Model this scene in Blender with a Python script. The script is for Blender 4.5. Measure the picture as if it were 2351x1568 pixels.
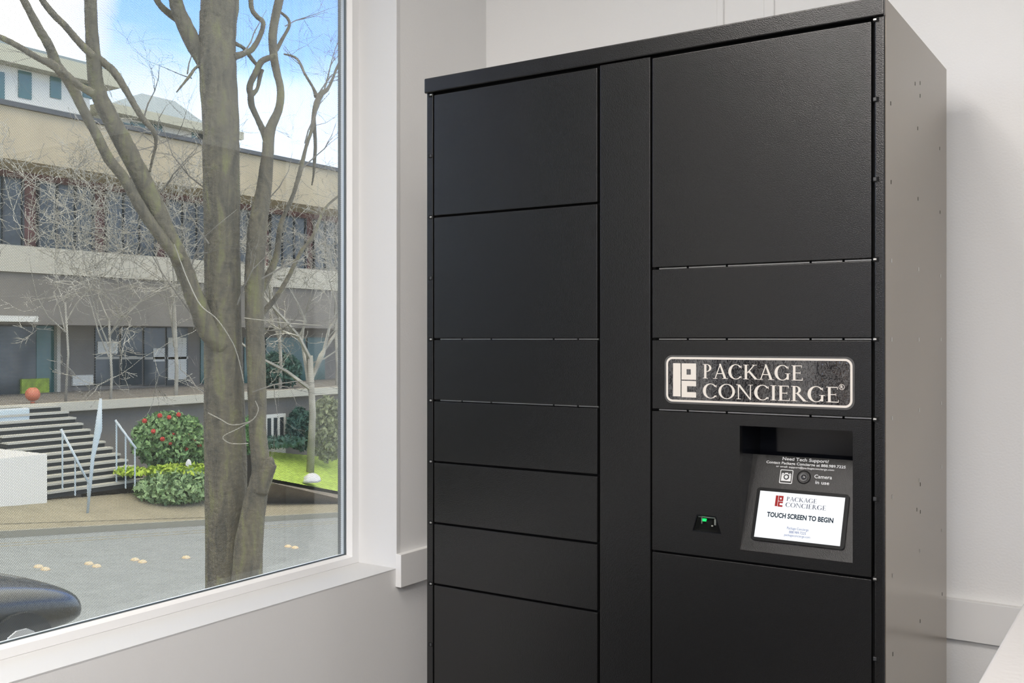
import bpy, bmesh, math, random
from mathutils import Vector, Matrix
random.seed(7)
R = math.radians
for o in list(bpy.data.objects): bpy.data.objects.remove(o)
scn = bpy.context.scene
COL = scn.collection

# ------------------------------------------------------------------ camera
F_PX = 2304.6; CX = 1175.5; HY = 779.0; YAW = 33.40
CAM = Vector((0, 0, 1.417))
cam = bpy.data.cameras.new('camera'); camo = bpy.data.objects.new('camera', cam); COL.objects.link(camo)
camo.location = CAM; camo.rotation_euler = (R(90), 0, R(YAW))
cam.sensor_width = 36; cam.lens = 36 * F_PX / 2351; cam.shift_y = -(784 - HY) / 2351
cam.clip_start = 0.02; cam.clip_end = 400
scn.camera = camo
FW = Vector((-math.sin(R(YAW)), math.cos(R(YAW)), 0)); RT = Vector((math.cos(R(YAW)), math.sin(R(YAW)), 0))

def ray(px, py): return FW + RT * ((px - CX) / F_PX) + Vector((0, 0, (HY - py) / F_PX))
def at(px, py, x=None, y=None, z=None, d=None):
    """world point seen at a photo pixel, at a known plane or distance"""
    v = ray(px, py)
    if x is not None: t = x / v.x
    elif y is not None: t = y / v.y
    elif z is not None: t = (z - CAM.z) / v.z
    else: t = d
    return CAM + v * t
def on_plane(px, py, p0, n):
    v = ray(px, py); t = (p0 - CAM).dot(n) / v.dot(n); return CAM + v * t

# ------------------------------------------------------------------ colour management
scn.view_settings.view_transform = 'Standard'
scn.view_settings.look = 'None'
scn.view_settings.exposure = 0.0
scn.view_settings.gamma = 1.0
scn.view_settings.use_curve_mapping = False

# ------------------------------------------------------------------ sky
world = bpy.data.worlds.new('sky'); scn.world = world; world.use_nodes = True
wn = world.node_tree; wn.nodes.clear()
def N(t, typ, **kw):
    n = t.nodes.new(typ)
    for k, v in kw.items():
        if hasattr(n, k) and k not in n.inputs: setattr(n, k, v)
        else: n.inputs[k].default_value = v
    return n
def L(t, a, ao, b, bi): t.links.new(a.outputs[ao], b.inputs[bi])
tc = N(wn, 'ShaderNodeTexCoord'); sep = N(wn, 'ShaderNodeSeparateXYZ'); L(wn, tc, 'Generated', sep, 0)
noi = N(wn, 'ShaderNodeTexNoise'); noi.inputs['Scale'].default_value = 5.5; noi.inputs['Detail'].default_value = 5
mp = N(wn, 'ShaderNodeMapping'); mp.inputs['Scale'].default_value = (1, 1, 4.0); L(wn, tc, 'Generated', mp, 0); L(wn, mp, 0, noi, 'Vector')
# elevation + cloud wobble
m1 = N(wn, 'ShaderNodeMath', operation='MULTIPLY_ADD'); L(wn, noi, 'Fac', m1, 0); m1.inputs[1].default_value = 0.10; L(wn, sep, 'Z', m1, 2)
cr = N(wn, 'ShaderNodeValToRGB'); L(wn, m1, 0, cr, 0)
e = cr.color_ramp.elements
e[0].position = 0.0; e[0].color = (2.4, 2.6, 2.9, 1)
e[1].position = 1.0; e[1].color = (4.3, 4.05, 3.7, 1)
def el(p, c): q = e.new(p); q.color = (*c, 1)
el(0.23, (2.6, 3.1, 4.2)); el(0.29, (2.0, 2.8, 4.4)); el(0.335, (.82, 1.48, 3.7)); el(0.37, (0.64, 1.25, 3.4)); el(0.42, (0.66, 1.25, 3.2)); el(0.55, (3.4, 3.5, 3.6)); el(0.7, (4.2, 4.0, 3.7))
# a white bank of cloud to the left
dotn = N(wn, 'ShaderNodeVectorMath', operation='DOT_PRODUCT'); L(wn, tc, 'Generated', dotn, 0); dotn.inputs[1].default_value = ray(-120, -60).normalized()
m2 = N(wn, 'ShaderNodeMath', operation='MULTIPLY_ADD'); L(wn, noi, 'Fac', m2, 0); m2.inputs[1].default_value = 0.006; L(wn, dotn, 'Value', m2, 2)
mr = N(wn, 'ShaderNodeMapRange'); L(wn, m2, 0, mr, 0)
edge = ray(225, 40).normalized().dot(ray(-120, -60).normalized())
mr.inputs[1].default_value = edge - 0.002 + .003; mr.inputs[2].default_value = edge + 0.0035 + .003
mx = N(wn, 'ShaderNodeMixRGB'); L(wn, mr, 0, mx, 0); L(wn, cr, 0, mx, 1); mx.inputs[2].default_value = (4.4, 4.4, 4.4, 1)
bg = N(wn, 'ShaderNodeBackground'); L(wn, mx, 0, bg, 0); bg.inputs[1].default_value = 1.0
wo = N(wn, 'ShaderNodeOutputWorld'); L(wn, bg, 0, wo, 0)

# soft hazy sun, high and behind the building the room is in
sd = bpy.data.lights.new('sun', 'SUN'); sd.energy = 1.2; sd.angle = R(12); sd.color = (1, .96, .88)
so = bpy.data.objects.new('sun', sd); COL.objects.link(so); so.rotation_euler = Vector((0.45, -0.30, 0.84)).to_track_quat('Z', 'Y').to_euler()

# ceiling lamps and added fill panels (light only; the fittings are built below)
CEIL = 2.86
LAMPS = [(-0.70, 0.86, 5, .05), (-1.02, -1.2, 24, .06), (1.5, 1.2, 3, .06)]
FILL_PANELS = [(.25, -.45, 44), (-.5, -3.1, 74), (1.3, -2.6, 50), (-1.02, .35, 12)]  # unseen panels added to fill the room with soft light
LAMP_COL = (1.0, 0.955, 0.915)
for i, (lx, ly, pw, rad) in enumerate(LAMPS):
    ld = bpy.data.lights.new('ceiling_lamp', 'AREA'); ld.shape = 'DISK'; ld.size = rad * 2; ld.energy = pw; ld.color = LAMP_COL
    lo = bpy.data.objects.new('ceiling_lamp', ld); COL.objects.link(lo); lo.location = (lx, ly, CEIL - .014)
for i, (lx, ly, pw) in enumerate(FILL_PANELS):
    ld = bpy.data.lights.new('fill_panel_lamp', 'AREA'); ld.shape = 'RECTANGLE'; ld.size = .58; ld.size_y = 1.18; ld.energy = pw; ld.color = LAMP_COL
    lo = bpy.data.objects.new('fill_panel_lamp', ld); COL.objects.link(lo); lo.location = (lx, ly, CEIL - .03)

# ------------------------------------------------------------------ materials
def mat(name, col, rough=.6, metal=0, spec=.5, bump=None, noise=None, emit=None, coat=0):
    """bump=(scale,strength,distance), noise=(scale,amount)"""
    m = bpy.data.materials.new(name); m.use_nodes = True; t = m.node_tree
    b = t.nodes['Principled BSDF']
    b.inputs['Base Color'].default_value = (*col, 1); b.inputs['Roughness'].default_value = rough
    b.inputs['Metallic'].default_value = metal; b.inputs['Specular IOR Level'].default_value = spec
    if coat: b.inputs['Coat Weight'].default_value = coat; b.inputs['Coat Roughness'].default_value = .05
    if emit: b.inputs['Emission Color'].default_value = (*emit[0], 1); b.inputs['Emission Strength'].default_value = emit[1]
    co = t.nodes.new('ShaderNodeTexCoord')
    if bump:
        n = t.nodes.new('ShaderNodeTexNoise'); n.inputs['Scale'].default_value = bump[0]; n.inputs['Detail'].default_value = 2
        t.links.new(co.outputs['Object'], n.inputs['Vector'])
        bp = t.nodes.new('ShaderNodeBump'); bp.inputs['Strength'].default_value = bump[1]; bp.inputs['Distance'].default_value = bump[2]
        t.links.new(n.outputs['Fac'], bp.inputs['Height']); t.links.new(bp.outputs['Normal'], b.inputs['Normal'])
    if noise:
        n = t.nodes.new('ShaderNodeTexNoise'); n.inputs['Scale'].default_value = noise[0]; n.inputs['Detail'].default_value = 4
        t.links.new(co.outputs['Object'], n.inputs['Vector'])
        r = t.nodes.new('ShaderNodeValToRGB'); r.color_ramp.elements[0].position = .3; r.color_ramp.elements[1].position = .7
        a = noise[1]
        r.color_ramp.elements[0].color = (*[c * (1 - a) for c in col], 1); r.color_ramp.elements[1].color = (*[min(1, c * (1 + a)) for c in col], 1)
        t.links.new(n.outputs['Fac'], r.inputs[0]); t.links.new(r.outputs[0], b.inputs['Base Color'])
    return m
M = {}
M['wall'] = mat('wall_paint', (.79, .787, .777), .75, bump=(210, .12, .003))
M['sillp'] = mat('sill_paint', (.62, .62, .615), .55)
M['wallf'] = mat('front_wall_paint', (.40, .385, .37), .75, bump=(150, .16, .003))
M['cab'] = mat('added_cabinet_dark', (.02, .017, .015), .35)
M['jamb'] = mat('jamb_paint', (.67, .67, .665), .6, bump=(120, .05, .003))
M['trim'] = mat('trim_paint', (.76, .755, .745), .4)
M['frame'] = mat('window_vinyl', (.80, .80, .80), .45)
M['ceil'] = mat('ceiling_paint', (.8, .79, .77), .9)
M['floor'] = mat('floor_planks', (.055, .05, .045), .8, noise=(9, .2))
M['black'] = mat('black_powder_coat', (.0095, .0095, .0095), .20, spec=.46, bump=(620, .24, .0012))
M['console'] = mat('console_powder_coat', (.006, .006, .006), .22, spec=.34, bump=(900, .30, .0010))
M['blackflat'] = mat('black_gap', (.006, .006, .006), .8, spec=.2)
M['rim'] = mat('fine_black_edge', (.03, .031, .033), .35)
M['side'] = mat('taupe_sheet_steel', (.20, .162, .118), .21, metal=.30, spec=.9, bump=(700, .06, .0006), noise=(2.2, .12))
M['steel'] = mat('zinc_steel', (.46, .45, .43), .38, metal=.85)
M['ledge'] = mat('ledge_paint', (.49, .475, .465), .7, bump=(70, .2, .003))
M['cream'] = mat('cream_print', (.60, .555, .50), .6)
M['white'] = mat('white_print', (.62, .62, .62), .5)
M['signface'] = mat('sign_gloss_vinyl', (.012, .012, .014), .04, spec=1.0, bump=(75, .30, .004), coat=1)
M['clear'] = mat('sticker_edge', (.06, .06, .06), .12, spec=.8, bump=(120, .2, .002))
M['bezel'] = mat('screen_bezel', (.006, .0065, .007), .3, spec=.12)
M['screen'] = mat('screen_lit', (.05, .05, .05), .2, emit=((.93, .97, 1.0), .96))
M['scr_dark'] = mat('screen_ink', (.006, .012, .02), .7, spec=.1, emit=((.004, .008, .015), 1))
M['scr_grey'] = mat('screen_grey_ink', (.02, .02, .03), .7, spec=.1, emit=((.05, .055, .09), 1))
M['scr_blue'] = mat('screen_blue_ink', (.02, .03, .1), .7, spec=.1, emit=((.03, .06, .20), 1))
M['scr_red'] = mat('screen_red_ink', (.1, .01, .01), .7, spec=.1, emit=((.25, .018, .018), 1))
M['led'] = mat('green_led', (.02, .3, .1), .3, emit=((0.0, .85, .12), 1.6))
M['gloss'] = mat('scanner_plastic', (.006, .007, .010), .12, spec=.3)
M['lens'] = mat('camera_lens', (.03, .03, .032), .1, spec=.8)

def glass_mat(nm='window_glass', col=(.95, .975, .965, 1)):
    m = bpy.data.materials.new(nm); m.use_nodes = True; t = m.node_tree; t.nodes.clear()
    tr = N(t, 'ShaderNodeBsdfTransparent'); tr.inputs[0].default_value = col
    gl = N(t, 'ShaderNodeBsdfGlossy'); gl.inputs['Roughness'].default_value = 0.0
    fr = N(t, 'ShaderNodeFresnel'); fr.inputs[0].default_value = 1.3
    mix = N(t, 'ShaderNodeMixShader'); L(t, fr, 0, mix, 0); L(t, tr, 0, mix, 1); L(t, gl, 0, mix, 2)
    o = N(t, 'ShaderNodeOutputMaterial'); L(t, mix, 0, o, 0); return m
M['glass'] = glass_mat()
M['tint'] = glass_mat('tinted_glass', (.82, .84, .86, 1))

def film_mat(a=.00307, b=.00266, rad=.00114):
    """perforated window film: a hexagonal lattice of round holes in a dark, slightly see-through sheet"""
    m = bpy.data.materials.new('perforated_film'); m.use_nodes = True; t = m.node_tree; t.nodes.clear()
    co = N(t, 'ShaderNodeTexCoord'); s = N(t, 'ShaderNodeSeparateXYZ'); L(t, co, 'Object', s, 0)
    def lattice(off):
        outs = []
        for ax, p in (('Y', a), ('Z', 2 * b)):
            q = N(t, 'ShaderNodeMath', operation='MULTIPLY_ADD'); L(t, s, ax, q, 0); q.inputs[1].default_value = 1 / p; q.inputs[2].default_value = off
            f = N(t, 'ShaderNodeMath', operation='FRACT'); L(t, q, 0, f, 0)
            g = N(t, 'ShaderNodeMath', operation='SUBTRACT'); L(t, f, 0, g, 0); g.inputs[1].default_value = .5
            h = N(t, 'ShaderNodeMath', operation='MULTIPLY'); L(t, g, 0, h, 0); h.inputs[1].default_value = p
            outs.append(h)
        c = N(t, 'ShaderNodeCombineXYZ'); L(t, outs[0], 0, c, 0); L(t, outs[1], 0, c, 1)
        ln = N(t, 'ShaderNodeVectorMath', operation='LENGTH'); L(t, c, 0, ln, 0); return ln
    l1 = lattice(100.0); l2 = lattice(100.5)
    mn = N(t, 'ShaderNodeMath', operation='MINIMUM'); L(t, l1, 'Value', mn, 0); L(t, l2, 'Value', mn, 1)
    mr = N(t, 'ShaderNodeMapRange', interpolation_type='SMOOTHSTEP'); L(t, mn, 0, mr, 0)
    mr.inputs[1].default_value = rad * .84; mr.inputs[2].default_value = rad * 1.16
    hole = N(t, 'ShaderNodeBsdfTransparent')
    df = N(t, 'ShaderNodeBsdfDiffuse'); df.inputs[0].default_value = (.17, .17, .165, 1)
    tr = N(t, 'ShaderNodeBsdfTransparent')
    sh = N(t, 'ShaderNodeMixShader'); sh.inputs[0].default_value = .13; L(t, df, 0, sh, 1); L(t, tr, 0, sh, 2)
    mix = N(t, 'ShaderNodeMixShader'); L(t, mr, 0, mix, 0); L(t, hole, 0, mix, 1); L(t, sh, 0, mix, 2)
    o = N(t, 'ShaderNodeOutputMaterial'); L(t, mix, 0, o, 0); return m
M['film'] = film_mat()
# outdoors
M['asphalt'] = mat('asphalt', (.215, .222, .215), .8, noise=(3, .08))
M['concrete'] = mat('pavement_concrete', (.25, .215, .145), .85, noise=(1.2, .12))
M['kerb'] = mat('kerb_concrete', (.26, .24, .185), .85)
M['lawn'] = mat('lawn_green', (.30, .40, .05), .9, noise=(6, .3))
M['soil'] = mat('planting_soil', (.10, .085, .06), .95, noise=(3, .4))
def bark_mat():
    m = mat('mossy_bark', (.16, .145, .11), .9, bump=(22, .8, .03)); t = m.node_tree; b = t.nodes['Principled BSDF']
    co = t.nodes.new('ShaderNodeTexCoord'); mpn = t.nodes.new('ShaderNodeMapping'); mpn.inputs['Scale'].default_value = (1, 1, .22)
    n = t.nodes.new('ShaderNodeTexNoise'); n.inputs['Scale'].default_value = 11; n.inputs['Detail'].default_value = 9; n.inputs['Roughness'].default_value = .72; n.inputs['Distortion'].default_value = .6
    t.links.new(co.outputs['Object'], mpn.inputs[0]); t.links.new(mpn.outputs[0], n.inputs['Vector'])
    r = t.nodes.new('ShaderNodeValToRGB'); el = r.color_ramp.elements
    el[0].position = .35; el[0].color = (.062, .055, .042, 1); el[1].position = .74; el[1].color = (.20, .20, .07, 1)
    q = el.new(.52); q.color = (.135, .113, .077, 1)
    t.links.new(n.outputs['Fac'], r.inputs[0]); t.links.new(r.outputs[0], b.inputs['Base Color']); return m
M['bark'] = bark_mat()
M['twig'] = mat('grey_twigs', (.19, .17, .14), .85, noise=(4, .35))
M['paletwig'] = mat('pale_twigs', (.34, .31, .25), .85, noise=(1.5, .4))
M['fascia'] = mat('beige_fascia', (.42, .345, .225), .8, noise=(.8, .1))
M['slab'] = mat('pale_slab', (.50, .46, .37), .8)
M['taupe'] = mat('taupe_cladding', (.20, .175, .145), .8, noise=(1.5, .1))
M['darkglass'] = mat('dark_glazing', (.035, .045, .05), .12, spec=.6)
M['tealglass'] = mat('teal_glazing', (.03, .11, .10), .12, spec=.6)
M['mull'] = mat('dark_mullion', (.05, .05, .05), .5)
M['brick'] = mat('maroon_brick', (.16, .07, .06), .8, noise=(2, .4))
M['stucco'] = mat('white_stucco', (.70, .67, .58), .8)
M['roofgrey'] = mat('grey_roof', (.20, .235, .24), .7)
M['eave'] = mat('cream_eave', (.45, .42, .30), .7)
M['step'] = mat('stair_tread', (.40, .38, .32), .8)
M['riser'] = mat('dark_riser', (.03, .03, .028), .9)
M['leaf'] = mat('green_leaves', (.10, .22, .06), .7, noise=(5, .5))
M['leafy'] = mat('fresh_leaves', (.17, .27, .10), .7, noise=(7, .6))
M['ground'] = mat('ground_cover_leaves', (.21, .30, .13), .7, noise=(7, .5))
M['leaf2'] = mat('dark_teal_leaves', (.04, .10, .07), .7, noise=(5, .5))
M['lime'] = mat('lime_leaves', (.32, .42, .04), .7, noise=(5, .4))
M['olive'] = mat('olive_leaves', (.22, .24, .12), .7, noise=(4, .5))
M['red'] = mat('red_petals', (.55, .06, .04), .7)
M['bank'] = mat('brown_earth', (.19, .155, .115), .95, noise=(3, .25))
M['orangered'] = mat('orange_red_glaze', (.55, .16, .08), .5)
M['rock'] = mat('white_rock', (.62, .60, .58), .8, bump=(5, .8, .1))
M['orange'] = mat('amber_reflector', (.80, .55, .32), .4)
M['carpaint'] = mat('charcoal_car_paint', (.03, .03, .03), .32, coat=.4)
M['carglass'] = mat('car_glass', (.03, .06, .06), .03, spec=1)
M['carsilver'] = mat('car_silver', (.55, .56, .58), .25, metal=.6)
M['rubber'] = mat('tyre_rubber', (.02, .02, .02), .8)
M['paleblue'] = mat('pale_blue_metal', (.46, .52, .54), .5)
M['casing'] = mat('outer_window_casing', (.075, .08, .075), .6)
M['spacer'] = mat('glazing_spacer', (.42, .47, .52), .3, metal=.3)
M['wood'] = mat('oiled_wood', (.17, .085, .03), .4, noise=(4, .3))
M['lampemit'] = mat('lamp_disc', (.9, .9, .9), .5, emit=((1, .93, .86), 6))

# ------------------------------------------------------------------ mesh helpers
class MB:
    def __init__(s): s.v = []; s.f = []
    def face(s, pts):
        i = len(s.v); s.v += [Vector(p) for p in pts]; s.f.append(list(range(i, i + len(pts)))); return s
    def box(s, a, b):
        x0, x1 = sorted((a[0], b[0])); y0, y1 = sorted((a[1], b[1])); z0, z1 = sorted((a[2], b[2]))
        i = len(s.v)
        s.v += [Vector(p) for p in ((x0, y0, z0), (x1, y0, z0), (x1, y1, z0), (x0, y1, z0), (x0, y0, z1), (x1, y0, z1), (x1, y1, z1), (x0, y1, z1))]
        s.f += [[i + k for k in q] for q in ((3, 2, 1, 0), (4, 5, 6, 7), (0, 1, 5, 4), (1, 2, 6, 5), (2, 3, 7, 6), (3, 0, 4, 7))]
        return s
    def prism(s, pts, d):
        """closed polygon extruded by vector d"""
        d = Vector(d); n = len(pts); i = len(s.v); pts = [Vector(p) for p in pts]
        s.v += pts + [p + d for p in pts]
        s.f.append([i + k for k in range(n)][::-1]); s.f.append([i + n + k for k in range(n)])
        for k in range(n): s.f.append([i + k, i + (k + 1) % n, i + n + (k + 1) % n, i + n + k])
        return s
    def tube(s, pts, rads, sides=8, caps=True, jit=0):
        pts = [Vector(p) for p in pts]; n = len(pts); i = len(s.v); ref = None
        for k in range(n):
            d = (pts[min(k + 1, n - 1)] - pts[max(k - 1, 0)]).normalized()
            if ref is None:
                ref = d.orthogonal().normalized()
            u = (ref - d * ref.dot(d)).normalized(); ref = u; w = d.cross(u)
            for j in range(sides):
                a = 2 * math.pi * j / sides; r = rads[k] * (1 + random.uniform(-jit, jit))
                s.v.append(pts[k] + (u * math.cos(a) + w * math.sin(a)) * r)
        for k in range(n - 1):
            for j in range(sides):
                j2 = (j + 1) % sides
                s.f.append([i + k * sides + j, i + k * sides + j2, i + (k + 1) * sides + j2, i + (k + 1) * sides + j])
        if caps: s.f.append([i + j for j in range(sides)][::-1]); s.f.append([i + (n - 1) * sides + j for j in range(sides)])
        return s
    def rings(s, rr, caps=True):
        """loft: list of equal-length point loops"""
        i = len(s.v); m = len(rr[0])
        for r in rr: s.v += [Vector(p) for p in r]
        for k in range(len(rr) - 1):
            for j in range(m):
                j2 = (j + 1) % m; s.f.append([i + k * m + j, i + k * m + j2, i + (k + 1) * m + j2, i + (k + 1) * m + j])
        if caps: s.f.append([i + j for j in range(m)][::-1]); s.f.append([i + (len(rr) - 1) * m + j for j in range(m)])
        return s
ORG = {}
def obj(name, mb, material, parent=None, smooth=False, bevel=0, org=None, subsurf=0):
    o0 = Vector(org) if org is not None else (ORG[parent.name] if parent else Vector((0, 0, 0)))
    me = bpy.data.meshes.new(name); me.from_pydata([v - o0 for v in mb.v], [], mb.f); me.update()
    bm = bmesh.new(); bm.from_mesh(me)
    if bevel or subsurf or smooth: bmesh.ops.remove_doubles(bm, verts=bm.verts, dist=1e-6)
    bmesh.ops.recalc_face_normals(bm, faces=bm.faces); bm.to_mesh(me); bm.free()
    me.materials.append(M[material] if isinstance(material, str) else material)
    if smooth:
        for p in me.polygons: p.use_smooth = True
    o = bpy.data.objects.new(name, me); COL.objects.link(o)
    if parent: o.parent = parent; ORG[o.name] = o0
    else: o.location = o0; ORG[o.name] = o0
    if bevel:
        b = o.modifiers.new('bevel', 'BEVEL'); b.width = bevel; b.segments = 3; b.limit_method = 'ANGLE'
    if subsurf:
        b = o.modifiers.new('subsurf', 'SUBSURF'); b.levels = subsurf; b.render_levels = subsurf
    return o
def tag(o, label=None, cat=None, group=None, kind=None):
    if label: o['label'] = label
    if cat: o['category'] = cat
    if group: o['group'] = group
    if kind: o['kind'] = kind
    return o
def root(name, loc, label, cat, group=None):
    o = bpy.data.objects.new(name, None); COL.objects.link(o); o.location = loc; o.empty_display_size = .1
    ORG[o.name] = Vector(loc); return tag(o, label, cat, group)
def struct(name, mb, m, label, **kw): return tag(obj(name, mb, m, **kw), label, None, kind='structure')

# ================================================================== THE ROOM
XW = -1.634          # face of the window wall
XG = -1.772          # window glass
YB = 2.262           # back wall right of the locker
YB2 = 2.345          # back wall, set-back part behind the locker
XR, YF = 2.9, -3.9
SILL = .839; JAMB = 1.951; WTOP = 2.60; W0 = -.35
mb = MB().box((XW - .197, YF, -.02), (XR, YB2 + .15, -.12)); struct('floor', mb, 'floor', 'dark plank floor of the room, below the frame')
mb = MB().box((XW - .197, YF, CEIL), (XR, YB2 + .15, CEIL + .1)); struct('ceiling', mb, 'ceil', 'plain white ceiling, above the frame')
# window wall with window openings
mb = MB()
OPEN = [(W0, JAMB), (-1.75, -.72), (-3.3, -2.2)]
mb.box((XW - .197, YF, 0), (XW, YB2 + .1, SILL)); mb.box((XW - .197, YF, WTOP), (XW, YB2 + .1, CEIL))
ys = [YB2 + .1]
for a, b in OPEN: ys += [b, a]
ys.append(YF)
for k in range(0, len(ys), 2): mb.box((XW - .197, ys[k + 1], SILL), (XW, ys[k], WTOP))
struct('wall_left', mb, 'wall', 'pale grey textured window wall on the left')
mb = MB().box((at(1985, 0, y=YB).x, YB, 0), (XR, YB + .15, CEIL)); mb.box((XW, YB2, 0), (at(1985, 0, y=YB).x, YB2 + .15, CEIL))
struct('wall_back', mb, 'wall', 'pale textured wall behind the black locker')
struct('wall_right', MB().box((XR, YF, 0), (XR + .1, YB, CEIL)), 'wall', 'pale wall on the far right, outside the frame')
FW0 = [(-1.45, -.55), (-.35, .55), (.75, 1.65), (1.85, 2.75)]
mb = MB().box((XW - .197, YF - .1, 0), (XR, YF, .95)); mb.box((XW - .197, YF - .1, 2.5), (XR, YF, CEIL)); xs = [XW - .197]
for a, b in FW0: xs += [a, b]
xs.append(XR)
for k in range(0, len(xs), 2): mb.box((xs[k], YF - .1, .95), (xs[k + 1], YF, 2.5))
struct('wall_front', mb, 'wood', 'wood clad wall behind the camera')
for k, (a, b) in enumerate(FW0):
    w = root('window_%d' % (k + 4), (a, YF, .95), 'tinted window behind the camera, outside the frame', None); w['kind'] = 'structure'
    m = MB()
    for bx in (((a, YF - .06, .95), (a + .04, YF - .02, 2.5)), ((b - .04, YF - .06, .95), (b, YF - .02, 2.5)), ((a, YF - .06, .95), (b, YF - .02, .99)), ((a, YF - .06, 2.46), (b, YF - .02, 2.5))): m.box(*bx)
    obj('frame', m, 'wood', w); obj('glass_pane', MB().box((a + .04, YF - .045, .99), (b - .04, YF - .040, 2.46)), 'tint', w)
# smooth painted reveal: returns and sill of the window
mb = MB()
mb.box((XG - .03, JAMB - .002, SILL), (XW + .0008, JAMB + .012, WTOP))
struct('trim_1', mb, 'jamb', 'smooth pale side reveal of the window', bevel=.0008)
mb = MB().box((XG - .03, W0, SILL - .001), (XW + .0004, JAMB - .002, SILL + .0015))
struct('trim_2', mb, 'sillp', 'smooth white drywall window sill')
# chair rails
za, zb = at(915, 1275.7, x=XW + .018).z, at(915, 1351.6, x=XW + .018).z
mb = MB().box((XW, at(908, 1300, x=XW).y, zb), (XW + .018, YB2, za)); struct('trim_3', mb, 'trim', 'short painted chair rail stub beside the window, left of the locker', bevel=.0012)
mb = MB().box((at(1985, 0, y=YB).x + .004, YB - .018, zb), (XR, YB, za)); struct('trim_4', mb, 'trim', 'painted chair rail on the wall right of the locker', bevel=.0012)
# painted vertical pipes on the back wall above the locker
for pa, pb, lab in ((1645, 1661, 'thin white painted vertical cable strip on the wall above the locker'), (1753, 1777, 'thicker white painted vertical cable strip nearer the right above the locker')):
    a = at(pa, 0, y=YB2 - .006).x; b = at(pb, 0, y=YB2 - .006).x
    mb = MB().box((a, YB2 - .007, 0), (b, YB2, CEIL))
    tag(obj('cable_cover', mb, 'wall', bevel=.003), lab, 'cable cover')

# ---- windows
def window(idx, y0, y1, z0, z1, label, film=True):
    w = root('window_%d' % idx, (XG, y0, z0), label, None); w['kind'] = 'structure'
    xo = XG + .0125                  # room-side face of the frame (recessed)
    fa, fb = .0245, .0265           # face, bead widths
    def ring(m, a0, a1, xb0, xb1):
        """picture-frame moulding between insets a0 and a1; xb0 / xb1 = depth at the outer / inner edge"""
        c = [(y0, z0), (y1, z0), (y1, z1), (y0, z1)]
        def ins(a): return [(y0 + a, z0 + a * .72), (y1 - a, z0 + a * .72), (y1 - a, z1 - a), (y0 + a, z1 - a)]
        A, B = ins(a0), ins(a1)
        for k in range(4):
            k2 = (k + 1) % 4
            f0 = [(xb0, *A[k]), (xb0, *A[k2]), (xb1, *B[k2]), (xb1, *B[k])]
            bk = [(XG - .02, *A[k]), (XG - .02, *A[k2]), (XG - .02, *B[k2]), (XG - .02, *B[k])]
            m.face(f0); m.face(bk[::-1]); m.face([f0[3], f0[2], bk[2], bk[3]]); m.face([f0[0], f0[1], bk[1], bk[0]][::-1])
    m = MB(); ring(m, 0, .0245, xo, xo); obj('frame', m, 'frame', w)
    m = MB(); ring(m, .0245, .0325, xo - .001, XG + .002); obj('glazing_bead', m, 'frame', w)['label'] = 'bright sloping inner bead'
    i = .0325
    m = MB()
    ya, yb_, z_a, z_b = y0 + i, y1 - i, z0 + i * .72, z1 - i
    s = .006
    for bx in (((XG - .004, ya, z_a), (XG - .006, yb_, z_a + s * .45)), ((XG - .004, yb_ - s, z_a), (XG - .006, yb_, z_b)), ((XG - .004, ya, z_a), (XG - .006, ya + s, z_b)), ((XG - .004, ya, z_b - s), (XG - .006, yb_, z_b))):
        m.box(*bx)
    obj('glazing_spacer', m, 'spacer', w)['label'] = 'bluish metal edge spacer'
    m = MB().box((XG - .001, ya - .004, z_a - .004), (XG - .004, yb_ + .004, z_b + .004)); obj('glass_pane', m, 'glass', w)
    if film:
        m = MB().face([(XG - .0185, ya, z_a - .004), (XG - .0185, yb_ + .0088, z_a - .004), (XG - .0185, yb_ + .0088, z_b), (XG - .0185, ya, z_b)])
        obj('perforated_film', m, 'film', w)['label'] = 'dark film pierced with rows of tiny round holes'
    m = MB()
    for bx in (((XG - .024, y1 - .002, z0), (XG - .059, y1 + .004, z1)),): m.box(*bx)
    m.box((XG - .024, y0, z1 - .04), (XG - .059, y1, z1)); m.box((XG - .024, y0, z0), (XG - .059, y0 + .03, z1))
    obj('outer_casing', m, 'casing', w)['label'] = 'dark outer casing'
    return w
window(1, W0, JAMB - .002, SILL + .002, WTOP, 'large white framed window with perforated film, left of the locker')
for k, (a, b) in enumerate(OPEN[1:]):
    w = root('window_%d' % (k + 2), (XG, a, SILL), 'plain window further along the window wall, outside the frame', None); w['kind'] = 'structure'
    m = MB()
    for bx in (((XG, a, SILL), (XG - .05, a + .05, WTOP)), ((XG, b - .05, SILL), (XG - .05, b, WTOP)), ((XG, a, SILL), (XG - .05, b, SILL + .05)), ((XG, a, WTOP - .05), (XG - .05, b, WTOP))): m.box(*bx)
    obj('frame', m, 'wood', w); obj('glass_pane', MB().box((XG - .02, a + .05, SILL + .05), (XG - .024, b - .05, WTOP - .05)), 'glass', w)

# ---- half wall in the near right corner
zl = 1.05
ex = at(2300, 1470, z=zl).x; print('ledge edge x', at(2351, 1382, z=zl), at(2242, 1568, z=zl))
mb = MB().box((-.1755, .25, 0), (.02, 1.63, zl)); tag(obj('half_wall', mb, 'ledge', bevel=.004), 'white painted ledge of a half wall in the near lower right corner', 'half wall')

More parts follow.
